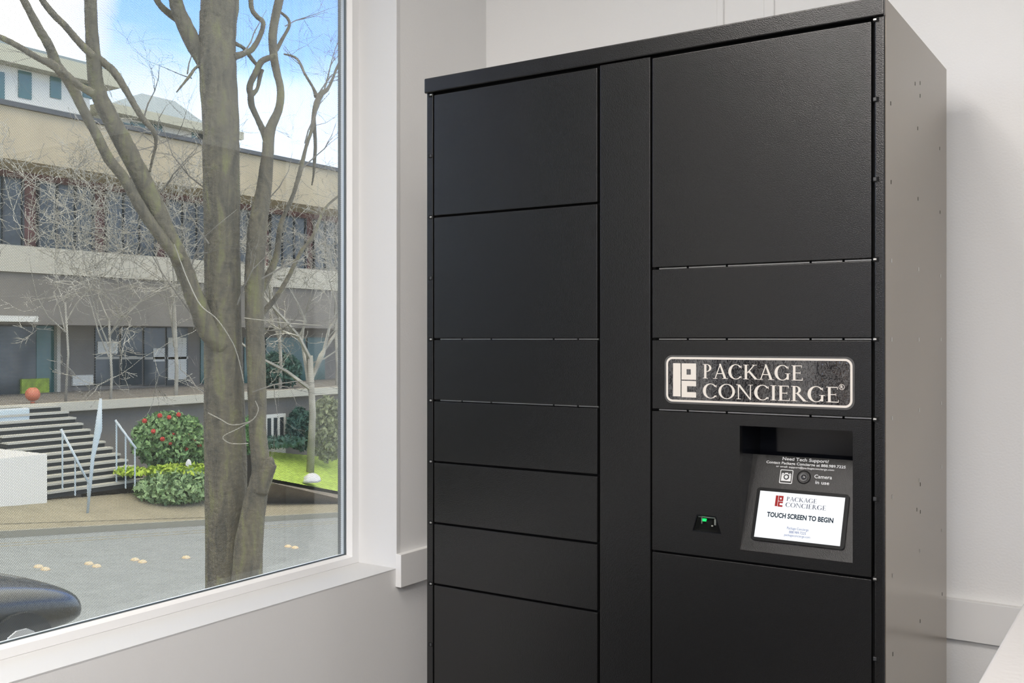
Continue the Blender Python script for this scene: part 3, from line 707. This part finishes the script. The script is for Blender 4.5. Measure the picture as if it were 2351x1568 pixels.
# ---- main building across the road
XB = -30.0
B = root('office_building', (XB, 20, -.6), 'long low two storey beige and grey building across the road', 'building')
y0b, y1b = -6, 62
def zrel(px, py, x): return at(px, py, x=x).z
zf1, zf0 = zrel(0, 240, XB), zrel(0, 361, XB); zs1, zs0 = zrel(0, 560, XB), zrel(0, 622, XB); zt0 = zrel(0, 744, XB)
print('bldg z', zf1, zf0, zs1, zs0, zt0)
ZDK = zrel(0, 937, -25.5)
obj('roof_fascia', MB().box((XB, y0b, zf0), (XB - 8, y1b, zf1)), 'fascia', B)['label'] = 'tall beige roof fascia'
obj('fascia_cap', MB().box((XB + .12, y0b, zf1), (XB - 8, y1b, zf1 + .16)), 'mull', B)
obj('upper_wall', MB().box((XB - 2.0, y0b, zs1 - .4), (XB - 8, y1b, zf0)), 'brick', B)['label'] = 'recessed maroon upper wall'
obj('balcony_band', MB().box((XB, y0b, zs0), (XB - 3, y1b, zs1)), 'slab', B)['label'] = 'pale concrete balcony band'
obj('cladding_band', MB().box((XB - .1, y0b, zt0), (XB - 3, y1b, zs0)), 'taupe', B)['label'] = 'taupe cladding above the ground floor'
obj('lower_wall', MB().box((XB - 1.9, y0b, ZDK - 2), (XB - 8, y1b, zt0)), 'taupe', B)
yq = -4
while yq < 58:
    f = obj('window', MB().box((XB - 1.99, yq, zs1 + .1), (XB - 1.9, yq + 2.1, zf0 - .25)), 'darkglass', B)
    mb = MB()
    for a in (0, .68, 1.36, 2.04): mb.box((XB - 1.9, yq + a, zs1 + .1), (XB - 1.84, yq + a + .06, zf0 - .25))
    obj('mullions', mb, 'mull', f); yq += 2.6
def yat(px, x): return at(px, 800, x=x).y
# ground floor bays (placed where the photo shows them)
GX = XB - 1.88
def gwin(pa, pb, pya, pyb, m, nm='window', lab=None, dx=0):
    ya, yb2 = yat(pa, GX), yat(pb, GX); z1, z0 = at(pa, pya, x=GX).z, at(pa, pyb, x=GX).z
    o = obj(nm, MB().box((GX - .1, ya, z0), (GX + .03 + dx, yb2, z1)), m, B)
    if lab: o['label'] = lab
    return o, ya, yb2, z0, z1
gwin(-60, 82, 748, 930, 'darkglass', 'glazed_entrance', 'dark glass entrance')
gwin(82, 122, 748, 925, 'tealglass', 'glazed_entrance', 'teal glass beside the entrance', .02)
gwin(122, 130, 748, 930, 'slab', 'mullion', 'pale mullion', .2)
for pa, pb in ((218, 272), (277, 325), (330, 378), (382, 430)):
    o, a, b, c, d = gwin(pa, pb, 752, 885, 'darkglass'); 
    mb = MB(); mb.box((GX + .03, a, c + (d - c) * .45), (GX + .06, b, c + (d - c) * .49)); obj('glazing_bar', mb, 'slab', o)
for pa, pb, ya_, yb_ in ((222, 268, 784, 812), (384, 426, 775, 872), (165, 212, 862, 886), (350, 376, 800, 830)):
    gwin(pa, pb, ya_, yb_, 'stucco', 'window_blind', 'pale blind behind the glass', .03)
for pa, pb in ((460, 520), (560, 600), (610, 700), (705, 745)): gwin(pa, pb, 775, 880, 'tealglass')
ca, cb = at(-60, 723, x=XB + .35), at(88, 739, x=XB + .35)
obj('canopy', MB().box((XB + .35, ca.y, cb.z), (XB - 1.0, cb.y, ca.z)), 'stucco', B)['label'] = 'white strip canopy over the entrance'
gwin(45, 108, 870, 925, 'lime', 'planter', 'yellow green planting inside the entrance', .1)
# terrace
D = root('terrace', (-26, 20, ZDK), 'pale raised concrete terrace in front of the building across the road', 'terrace')
obj('deck', MB().box((-25.72, y0b, ZDK - .2), (XB - 1.9, y1b, ZDK)), 'taupe', D)
obj('edge_band', MB().box((-25.5, y0b, ZDK - .20), (-25.75, y1b, ZDK + .05)), 'slab', D)['label'] = 'bright concrete edge band'
obj('terrace_wall', MB().box((-25.9, y0b, ZDK - 6), (XB - 1.9, y1b, ZDK - .22)), 'taupe', D)
mb = MB()
# stairs
sb = on_road(110, 1150); XS = -22.4
ys0, ys1 = at(106, 1100, x=XS).y, at(345, 1100, x=XS).y
zsb = at(220, 1128, x=XS).z
ST = root('outdoor_staircase', (XS, (ys0 + ys1) / 2, zsb), 'broad flight of pale edged outdoor steps across the road', 'staircase')
n = 13; run = (25.5 - 22.4) / n; rise = (ZDK - zsb) / n
print('stairs', ys0, ys1, zsb, ZDK, rise, run)
for k in range(n):
    x1 = XS - run * k; zt = zsb + rise * (k + 1)
    inset = .06 * k
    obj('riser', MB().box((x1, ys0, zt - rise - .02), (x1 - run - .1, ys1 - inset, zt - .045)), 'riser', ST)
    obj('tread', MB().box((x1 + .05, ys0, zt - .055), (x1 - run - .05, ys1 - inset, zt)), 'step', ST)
def on_sw(px, py):
    v = ray(px, py); return CAM + v * ((-2.42 + .105 * 11.1 - CAM.z) / (v.z + .105 * v.y))
tag(obj('stair_apron', MB().prism([on_sw(-60, 1204), on_sw(475, 1187), at(475, 1117, x=-22.4), at(-60, 1162, x=-22.4)], (0, 0, -.5)), 'concrete'), 'beige paved apron rising to the foot of the outdoor steps', kind='structure')
# white wall left of stairs and planter
p1 = at(108, 1162, x=XS + .2); p2 = at(108, 1042, x=XS + .2)
tag(obj('retaining_wall', MB().box((XS + .2, p1.y - 9, p1.z - .8), (XS - 3.2, p1.y, p2.z)), 'stucco'), 'white rendered retaining wall left of the outdoor steps', 'wall')
tag(obj('stair_planter_wall', MB().box((XS + .0, ys1 + .05, zsb - 1), (XS - 3.1, ys1 + .5, at(340, 1100, x=XS).z)), 'taupe'), 'low grey wall right of the outdoor steps', 'wall')
# parked blue box like car behind the wall
p = at(30, 990, x=-25.2); tag(obj('storage_box', MB().box((-25.0, p.y - 1.2, ZDK), (-25.4, p.y + .35, at(30, 976, x=-25.2).z)), 'paleblue', bevel=.05), 'pale blue grey box on the terrace by the steps, far left', 'box')
# leaning pole + handrails
XP = -21.2
mb = MB(); mb.tube([at(200, 1187, x=XP), at(213, 1050, x=XP), at(226, 985, x=XP), at(231, 915, x=XP)], [.028, .045, .085, .03], 8); tag(obj('leaning_post', mb, 'paleblue', smooth=True), 'pale blue post leaning in front of the outdoor steps', 'post')
for nm, pts, lab in (('handrail', ((140, 985), (205, 1112)), 'thin blue sloping handrail on the steps, left of the leaning post'), ('handrail', ((265, 965), (312, 1030)), 'thin blue sloping handrail right of the leaning post')):
    a, b = at(*pts[0], x=-22.5), at(*pts[1], x=-21.9)
    h = root('handrail', (b.x, b.y, b.z - .9), lab, 'handrail')
    obj('rail', MB().tube([a, b], [.03, .03], 8), 'paleblue', h, smooth=True)
    for s in (0.05, .5, .95):
        q_ = a.lerp(b, s); zg = zsb + (ZDK - zsb) * max(0, min(1, (-q_.x - 22.4) / 3.1)) if -q_.x > 22.4 else zsb
        obj('post', MB().tube([q_, (q_.x, q_.y, min(zg, q_.z - .3))], [.02, .02], 6), 'paleblue', h)
# ---- houses behind
H = root('pale_house', (-44, 20, 0), 'white house with cream cornice high behind the building, top left', 'house')
def hx(px, py, x=-44): return at(px, py, x=x)
zc = hx(0, 98).z; yR = hx(278, 150).y
obj('wall', MB().box((-44.8, hx(-200, 100).y, 0), (-56, yR - 1.2, zc - .2)), 'stucco', H)
obj('cornice', MB().box((-44, hx(-260, 100).y, zc - .75), (-57, yR, zc)), 'eave', H)['label'] = 'projecting cream cornice'
obj('roof', MB().box((-44.4, hx(-260, 100).y, zc), (-56.5, yR - .4, zc + .25)), 'roofgrey', H)
for pa, pb in ((42, 72), (-20, 10), (115, 140), (190, 212)):
    a = hx(pa, 160, -44.78); b = hx(pb, 200, -44.78); f = obj('window', MB().box((-44.75, a.y, b.z - .6), (-44.9, b.y, a.z)), 'tealglass', H)
H2 = root('gabled_house', (-46, 40, 0), 'pale house with grey hipped roof and long eaves behind the building, left of the trunk', 'house')
x = -46; a = at(262, 245, x=x); b = at(490, 283, x=x); ze = at(400, 268, x=x).z
ya_, yb_ = a.y, at(560, 290, x=x).y
obj('wall', MB().box((x - .8, ya_, 0), (x - 11, yb_ - 1, ze - .3)), 'stucco', H2)
obj('eave', MB().box((x, ya_ - .5, ze - .45), (x - 12, yb_, ze)), 'eave', H2)
rt0, rt1 = at(325, 214, x=x - 5), at(402, 226, x=x - 5)
mb = MB(); e0, e1 = (x - .2, at(312, 250, x=x).y, ze), (x - .2, at(480, 280, x=x).y, ze); f0, f1 = (x - 11, e0[1], ze), (x - 11, e1[1], ze)
t0, t1 = (x - 5, rt0.y, rt0.z), (x - 5, rt1.y, rt0.z)
mb.face([e0, e1, t1, t0]); mb.face([f1, f0, t0, t1]); mb.face([e0, t0, f0]); mb.face([e1, f1, t1]); mb.face([e0, f0, f1, e1]); obj('hipped_roof', mb, 'roofgrey', H2)
for pa in (440, 452, 270, 300, 340): p = at(pa, 300, x=x - .78); obj('window', MB().box((x - .75, p.y, p.z - .6), (x - .9, p.y + .9, p.z + .5)), 'tealglass', H2)

# ---- foliage
def shrub(name, c, s, n, m, label, cat='shrub', leaf=.09, stem=True, group=None):
    c = Vector(c); r_ = root(name, (c.x, c.y, c.z - s[2]), label, cat, group); mb = MB()
    for k in range(n):
        v = Vector((random.gauss(0, 1), random.gauss(0, 1), random.gauss(0, 1))).normalized() * (random.random() ** .4)
        p = c + Vector((v.x * s[0], v.y * s[1], v.z * s[2])); a = Vector((random.gauss(0, 1), random.gauss(0, 1), random.gauss(0, 1))).normalized(); b = a.orthogonal().normalized()
        l = leaf * random.uniform(.6, 1.4); w_ = l * .45
        mb.face([p - a * l, p + b * w_, p + a * l, p - b * w_])
    obj('foliage', mb, m, r_)
    if stem:
        mb = MB()
        for k in range(5):
            a = random.uniform(0, 6.28); mb.tube([(c.x, c.y, c.z - s[2]), (c.x + math.cos(a) * s[0] * .5, c.y + math.sin(a) * s[1] * .5, c.z + s[2] * .3)], [.03, .012], 5)
        obj('stems', mb, 'twig', r_)
    return r_
xS = -22.6
def srt(px, py, x, wpx, hpx, n, m, label, **kw):
    c = at(px, py, x=x); dd = (c - CAM).dot(FW); sy = wpx / F_PX * dd * 1.15; sz = hpx / F_PX * dd
    return shrub(kw.pop('name', 'shrub'), c, (min(.9, sy), sy, sz), n, m, label, **kw)
fl = srt(388, 1010, -23.2, 76, 66, 4200, 'leafy', 'green flowering shrub with red blossoms right of the outdoor steps', name='flowering_shrub')
for px, py in ((332, 966), (367, 954), (388, 958), (373, 1008), (398, 999), (430, 1000), (445, 1012), (458, 1022), (428, 1032), (410, 952), (352, 990), (390, 1017)):
    p = at(px, py, x=-22.55); mb = MB()
    for k in range(26):
        a = Vector((random.gauss(0, 1), random.gauss(0, 1), random.gauss(0, 1))).normalized(); b = a.orthogonal().normalized(); q_ = p + a * .05; mb.face([q_ - b * .045, q_ + a.cross(b) * .045, q_ + b * .045, q_ - a.cross(b) * .045])
    obj('blossom', mb, 'red', fl)['label'] = 'red blossom'
srt(410, 1118, -21.6, 92, 40, 3600, 'ground', 'low green ground cover bush behind the main trunk, by the sidewalk', name='ground_cover', stem=False)
srt(410, 1080, -22.0, 70, 12, 900, 'lime', 'lime yellow plants in a band above the ground cover bush', name='ground_cover', stem=False)
srt(300, 1082, -22.3, 30, 8, 300, 'lime', 'small lime plants at the right end of the steps', name='ground_cover', stem=False)
srt(635, 1015, -25.0, 70, 12, 900, 'leaf2', 'low dark hedge along the back of the lawn', name='low_hedge', stem=False)
srt(640, 850, -27.5, 46, 42, 2600, 'leaf2', 'dark teal evergreen bush in front of the ground floor, right of the trunks', name='evergreen_bush')
srt(688, 985, -25.2, 26, 50, 1800, 'leaf2', 'dark narrow evergreen beside the white doorway', name='evergreen_bush')
srt(752, 985, -24.4, 36, 78, 2600, 'olive', 'loose olive green bush near the right window edge', name='olive_bush')
srt(570, 1000, -25.3, 14, 44, 700, 'leaf', 'small green bush seen between the two trunks', name='shrub')
srt(440, 1035, -22.9, 34, 40, 1500, 'leafy', 'smaller leafy shrub tucked between the flowering shrub and the main trunk')
p = at(75, 905, x=-26.6); mb = MB()
mb.rings([[(p.x + +.20 * math.sin(f * math.pi / 8) * math.cos(a * .5236), p.y + +.20 * math.sin(f * math.pi / 8) * math.sin(a * .5236), p.z - .20 * math.cos(f * math.pi / 8)) for a in range(12)] for f in range(1, 8)])
mb.tube([(p.x, p.y, ZDK), (p.x, p.y, p.z - .2)], [.06, .06], 8)
tag(obj('round_planter', mb, 'orangered', smooth=True), 'round orange red planter by the glazed entrance, far left', 'planter')
# lawn
def quad_ground(pts, dz):
    out = []
    for px, py in pts:
        v = ray(px, py); t = (-2.44 + dz + .105 * 11.1 - CAM.z) / (v.z + .105 * v.y); out.append(CAM + v * t)
    return out
def on_sw(px, py):
    v = ray(px, py); return CAM + v * ((-2.42 + .105 * 11.1 - CAM.z) / (v.z + .105 * v.y))
la, lb, lc, ld_ = at(596, 1094, x=-21.8), at(840, 1140, x=-21.8), at(840, 1058, x=-25.6), at(592, 1034, x=-25.6)
tag(obj('lawn', MB().prism([la, lb, lc, ld_], (0, 0, -.15)), 'lawn'), 'bright yellow green lawn right of the trunks', kind='structure')
tag(obj('soil_bank', MB().prism([on_sw(596, 1152), on_sw(850, 1154), lb, la], (0, 0, -.1)), 'bank'), 'brown earth bank between the lawn and the far sidewalk', kind='structure')
for (px, py, wd, hh, lab) in ((716, 1096, 24, 10, 'white boulder on the lawn edge'), (433, 1068, 9, 14, 'small white stone among the lime plants')):
    v = at(px, py + hh, x=-21.9); dd = (v - CAM).dot(FW); s = wd / F_PX * dd; h_ = hh * 2 / F_PX * dd
    mb = MB(); rr = []
    for k in range(6):
        f = k / 5; rad = math.cos(f * 1.45) ; rr.append([(v.x + s * rad * math.cos(a * .6283) * random.uniform(.85, 1.1) * .8, v.y + s * rad * math.sin(a * .6283) * random.uniform(.9, 1.1), v.z + h_ * math.sin(f * 1.5)) for a in range(10)])
    mb.rings(rr); tag(obj('boulder', mb, 'rock', org=v, smooth=True), lab, 'rock')
# white door at right
p = at(608, 953, x=-25.7); q_ = at(656, 1021, x=-25.7)
w = root('white_shed_door', (-25.7, p.y, q_.z), 'white panelled door with dark gaps seen right of the two trunks', 'door')
obj('frame', MB().box((-25.7, p.y, q_.z - .6), (-25.88, q_.y, p.z)), 'stucco', w)
for k in range(3): yy = p.y + (q_.y - p.y) * (.12 + .3 * k); obj('panel', MB().box((-25.68, yy, q_.z + .1), (-25.72, yy + (q_.y - p.y) * .16, p.z - .12)), 'darkglass', w)

# ---- trees
def wpath(pts, d, dd=0.0):
    """pts: (px, py, width px) -> world points and radii; the stem wanders in depth by dd"""
    P, Rr = [], []
    n = len(pts)
    for k, (px, py, w_) in enumerate(pts):
        D_ = d + dd * k / max(1, n - 1); P.append(at(px, py, d=D_)); Rr.append(w_ / 2 / F_PX * D_)
    return P, Rr
def smooth_path(P, Rr, sub=5):
    out, rr = [], []
    n = len(P)
    for k in range(n - 1):
        p0, p1, p2, p3 = P[max(k - 1, 0)], P[k], P[k + 1], P[min(k + 2, n - 1)]
        for j in range(sub):
            t = j / sub; out.append(.5 * ((2 * p1) + (p2 - p0) * t + (2 * p0 - 5 * p1 + 4 * p2 - p3) * t * t + (3 * p1 - p0 - 3 * p2 + p3) * t ** 3)); rr.append(Rr[k] * (1 - t) + Rr[k + 1] * t)
    out.append(P[-1]); rr.append(Rr[-1]); return out, rr
def grow(mb, p, d, ln, r, lev, up=.12, spread=.55, sides=4, rmin=.0012):
    pts = [p]; rr = [r]; q_ = p.copy(); dv = d.copy(); n = 4
    for k in range(n):
        dv = (dv + Vector((random.gauss(0, .22), random.gauss(0, .22), random.gauss(0, .16) + up * .5))).normalized(); q_ = q_ + dv * ln / n; pts.append(q_.copy()); rr.append(max(rmin, r * (1 - .75 * (k + 1) / n)))
    mb.tube(pts, rr, sides, caps=False)
    if lev <= 0: return
    for k in range(random.choice((2, 3, 3))):
        i = random.choice((1, 2, 3, 4)); a = Vector((random.gauss(0, spread), random.gauss(0, spread), random.gauss(0, spread)))
        grow(mb, pts[i], (dv + a).normalized(), ln * random.uniform(.5, .8), max(rmin, rr[i] * .7), lev - 1, up, spread, 3, rmin)
TD = 9.0
TREE = root('street_tree', at(530, 1600, d=TD), 'big bare street tree with thick mossy trunk and twin stem just outside the window', 'tree')
TREE.location.z = -1.75; ORG[TREE.name] = Vector(TREE.location)
def limb(pts, d, dd=0, name='limb', jit=.05, sides=14):
    P, Rr = smooth_path(*wpath(pts, d, dd)); mb = MB(); mb.tube(P, Rr, sides, jit=jit); o = obj(name, mb, 'bark', TREE, smooth=True); return o, P, Rr
trunk = [(528, 1760, 120), (527, 1560, 112), (526, 1350, 104), (520, 1150, 96), (515, 950, 92), (512, 760, 84), (510, 560, 80), (508, 400, 82), (507, 300, 82), (500, 150, 84), (500, 60, 82), (505, 0, 86), (508, -160, 80), (512, -400, 64)]
limb(trunk, TD, 0, 'trunk', .03, 22)
stem2 = [(560, 1760, 84), (566, 1400, 74), (572, 1240, 62), (592, 1120, 46), (600, 1080, 44), (592, 1000, 40), (590, 900, 42), (586, 780, 42), (584, 650, 44), (592, 520, 44), (605, 440, 36), (614, 360, 28), (620, 300, 24), (640, 250, 18), (644, 205, 17), (632, 150, 18), (626, 90, 20), (632, 40, 20), (645, -20, 20), (660, -120, 16)]
limb(stem2, TD - .25, .5, 'second_stem', .04, 16)
limb([(596, 1130, 40), (612, 1085, 34), (622, 1062, 30), (628, 1058, 14)], TD - .2, .0, 'knot', .05, 10)
limb([(512, 800, 40), (478, 760, 46), (450, 690, 42), (415, 600, 40), (385, 540, 40), (350, 460, 44), (318, 395, 42), (285, 330, 42), (250, 265, 40), (222, 200, 34), (215, 130, 32), (210, 60, 28), (208, 0, 28), (206, -100, 24)], TD - .1, -.9)
limb([(415, 600, 24), (370, 545, 26), (325, 480, 26), (285, 410, 24), (250, 365, 24), (222, 310, 22), (190, 250, 22), (160, 190, 24), (130, 150, 24), (115, 110, 22), (92, 70, 20), (70, 30, 18), (48, -15, 17), (20, -80, 14)], TD - .4, -1.0)
limb([(215, 215, 20), (180, 195, 16), (150, 170, 18), (115, 145, 20), (90, 135, 14), (40, 105, 14), (0, 85, 13), (-40, 70, 10)], TD - 1.0, -.4)
limb([(215, 130, 18), (180, 95, 17), (150, 60, 16), (120, 30, 16), (90, -10, 14), (60, -60, 10)], TD - .9, -.3)
limb([(216, 122, 12), (236, 142, 18), (262, 165, 18), (285, 200, 16), (308, 240, 14), (330, 275, 14), (352, 300, 12), (358, 330, 7), (350, 365, 6), (344, 395, 5)], TD - .8, .3)
limb([(480, 160, 36), (455, 120, 36), (430, 70, 38), (408, 20, 32), (400, -20, 30), (392, -80, 22)], TD, -.3)
limb([(412, 45, 22), (385, 28, 16), (365, 8, 14), (350, -20, 12)], TD, -.3)
limb([(470, 150, 12), (450, 155, 6), (435, 175, 7), (405, 212, 3)], TD, -.3)
limb([(538, 130, 18), (562, 122, 13), (580, 112, 13), (598, 80, 11), (604, 52, 11), (590, 38, 11), (578, 20, 11), (575, -15, 11)], TD, .2)
limb([(540, 100, 10), (556, 108, 8), (566, 118, 10), (578, 135, 9), (590, 150, 8)], TD, .2)
limb([(634, 128, 11), (617, 133, 13), (600, 142, 14), (588, 165, 14), (574, 195, 14), (576, 215, 16), (590, 205, 8), (597, 175, 10), (602, 160, 9)], TD + .05, .1)
limb([(576, 215, 15), (577, 240, 15), (590, 270, 13), (604, 300, 16), (616, 330, 20)], TD + .05, .1)
limb([(628, 122, 10), (636, 112, 10), (648, 90, 8), (664, 60, 7), (660, 42, 7), (641, 26, 6)], TD + .3, .1)
limb([(586, 690, 20), (612, 640, 17), (634, 590, 15), (642, 530, 12), (650, 500, 10), (672, 450, 9), (690, 390, 11), (702, 340, 8), (715, 300, 8), (720, 270, 10), (726, 240, 13), (738, 215, 14), (752, 205, 8), (766, 175, 6), (776, 150, 6), (795, 120, 5)], TD, 1.0)
limb([(727, 222, 12), (718, 200, 6), (700, 170, 6), (682, 135, 6), (652, 124, 4)], TD + .9, .1)
limb([(720, 270, 10), (724, 330, 8), (722, 370, 8), (720, 400, 5), (716, 425, 3)], TD + .9, .2)
limb([(592, 730, 14), (628, 690, 12), (660, 640, 10), (690, 580, 9), (720, 540, 8), (745, 480, 6), (790, 440, 5)], TD + .2, 1.0)
# twigs on the street tree
mb = MB()
for (px, py, dx, dz, ln) in [(440, 720, -.4, .3, .9), (430, 640, .5, .6, .8), (350, 460, .6, .5, .8), (300, 350, .7, .4, .9), (480, 560, -.5, .5, .8), (430, 170, -.2, .6, .5), (440, 180, -.5, .3, .5), (560, 120, .2, .7, .5), (735, 210, .1, .9, .5), (745, 205, .3, .8, .5), (700, 170, -.3, .6, .5), (690, 390, .4, .7, .6), (700, 330, .3, .5, .5), (655, 60, .4, .5, .5), (600, 500, .3, .6, .7), (130, 150, -.5, .2, .6), (480, 440, -.6, .7, .9), (470, 900, -.3, .2, .6), (580, 900, .5, .2, .8), (590, 760, .7, .1, .9), (600, 640, .4, .4, .8), (350, 365, .2, .6, .5), (330, 270, .3, .7, .5), (545, 700, .3, .4, .7)]:
    grow(mb, at(px, py, d=TD + random.uniform(-.3, .5)), (RT * dx + UZ * dz + FW * random.uniform(-.3, .3)).normalized(), ln, .008, 3, .05, .6, 4, .0011)
obj('twigs', mb, 'twig', TREE)['kind'] = 'stuff'
mb = MB()
for pts in (((478, 948, 2.4), (505, 962, 2.6), (530, 975, 2.6), (560, 972, 2.6), (582, 962, 2.6), (593, 940, 2.4), (586, 920, 2)), ((575, 968, 2.2), (545, 985, 2.2), (512, 1003, 2), (530, 1018, 2), (570, 1018, 2)), ((560, 730, 2.4), (600, 735, 2.6), (660, 742, 2.6), (740, 748, 2.2)), ((400, 560, 2.4), (430, 640, 2.6), (460, 700, 2.6), (500, 735, 2.4), (540, 800, 2), (560, 880, 2))):
    P_, R_ = smooth_path(*wpath(pts, TD - .75)); mb.tube(P_, R_, 6)
obj('loose_vine', mb, 'paletwig', TREE, smooth=True)['label'] = 'pale thin loose stems crossing the trunk'
# bare bushy trees beyond the road, each its own thing
def bare_tree(px, pyb, x, hpx, lab, trunkpx=9, lev=5, m='paletwig', lean=0, spread=.5, n=4):
    b = at(px, pyb, x=x); dd = (b - CAM).dot(FW); h_ = hpx / F_PX * dd; r_ = trunkpx / 2 / F_PX * dd
    t = root('bare_tree', b, lab, 'tree', None)
    top = b + Vector((0, lean * h_, h_ * .42)); mb = MB(); mb.tube([b, b.lerp(top, .5) + Vector((.05, .06, 0)), top], [r_, r_ * .85, r_ * .7], 8); obj('trunk', mb, m, t, smooth=True)
    mb = MB()
    for k in range(n):
        grow(mb, b.lerp(top, random.uniform(.65, 1)), Vector((random.gauss(0, .35), random.gauss(0, .55), 1)).normalized(), h_ * random.uniform(.32, .46), r_ * .55, lev, .08, spread, 4, .007)
    o = obj('branches', mb, m, t); o['kind'] = 'stuff'; return t
bare_tree(712, 1085, -23.5, 640, 'pale slender bare tree on the lawn near the right window edge', 18, 5, n=5)
bare_tree(250, 1000, -26.2, 640, 'bare twiggy tree rising above the outdoor steps', 7, 5, n=5, spread=.75)
bare_tree(150, 930, -26.4, 560, 'bare twiggy tree in front of the upper windows, far left', 6, 5, n=4, spread=.8)
bare_tree(400, 1000, -26.0, 720, 'bare tree behind the flowering shrub, left of the main trunk', 10, 5, n=5, spread=.7)
bare_tree(640, 960, -27.0, 560, 'bare twiggy tree just right of the twin stem', 9, 5, n=5, spread=.7)
bare_tree(770, 960, -27.5, 540, 'bare twiggy tree at the right edge of the window view', 9, 5, n=5, spread=.7)

# ---- parked car, lower left corner
cz = zst(6.0) - .12
CXc = -9.9
nose_y = at(232, 1425, x=CXc + .9).y
C = root('parked_car', (CXc, nose_y - 2.3, zst(nose_y - 2.3) - .12), 'dark glossy parked car at the lower left corner of the window, mostly below the sill', 'car')
g0 = ORG[C.name].z
def sec(y, hw, z0, z1, rnd=.12):
    return [(CXc - hw, y, z0), (CXc - hw, y, z1 - rnd), (CXc - hw + rnd, y, z1), (CXc + hw - rnd, y, z1), (CXc + hw, y, z1 - rnd), (CXc + hw, y, z0)]
ny = nose_y
mb = MB(); mb.rings([sec(ny - 4.6, .70, g0 + .35, g0 + .75), sec(ny - 4.45, .86, g0 + .25, g0 + .95), sec(ny - 3.4, .90, g0 + .22, g0 + 1.0), sec(ny - 1.5, .90, g0 + .22, g0 + .98), sec(ny - .6, .88, g0 + .22, g0 + .88), sec(ny - .12, .80, g0 + .28, g0 + .72), sec(ny, .62, g0 + .36, g0 + .6)])
obj('body', mb, 'carpaint', C, smooth=True, subsurf=2)
mb = MB(); mb.rings([sec(ny - 4.1, .70, g0 + .92, g0 + 1.0, .05), sec(ny - 3.5, .72, g0 + .92, g0 + 1.38, .14), sec(ny - 2.6, .72, g0 + .92, g0 + 1.48, .16), sec(ny - 1.9, .70, g0 + .92, g0 + 1.42, .15), sec(ny - 1.15, .74, g0 + .88, g0 + .98, .05)])
obj('cabin_glass', mb, 'carglass', C, smooth=True, subsurf=2)
mb = MB(); mb.rings([sec(ny - 3.55, .60, g0 + 1.34, g0 + 1.42, .04), sec(ny - 2.7, .64, g0 + 1.42, g0 + 1.52, .05), sec(ny - 1.95, .60, g0 + 1.36, g0 + 1.455, .05)]); obj('roof_panel', mb, 'carsilver', C, smooth=True, subsurf=2)
for s in (-1, 1):
    for yy in (ny - .85, ny - 3.7):
        mb = MB(); mb.tube([(CXc + s * .72, yy, g0 + .33), (CXc + s * .92, yy, g0 + .33)], [.33, .33], 24); wl = obj('wheel', mb, 'rubber', C)
        obj('hub', MB().tube([(CXc + s * .90, yy, g0 + .33), (CXc + s * .93, yy, g0 + .33)], [.2, .18], 12), 'carsilver', wl)
    obj('wing_mirror', MB().box((CXc + s * .88, ny - 1.6, g0 + .95), (CXc + s * 1.06, ny - 1.48, g0 + 1.08)), 'carpaint', C, bevel=.03)
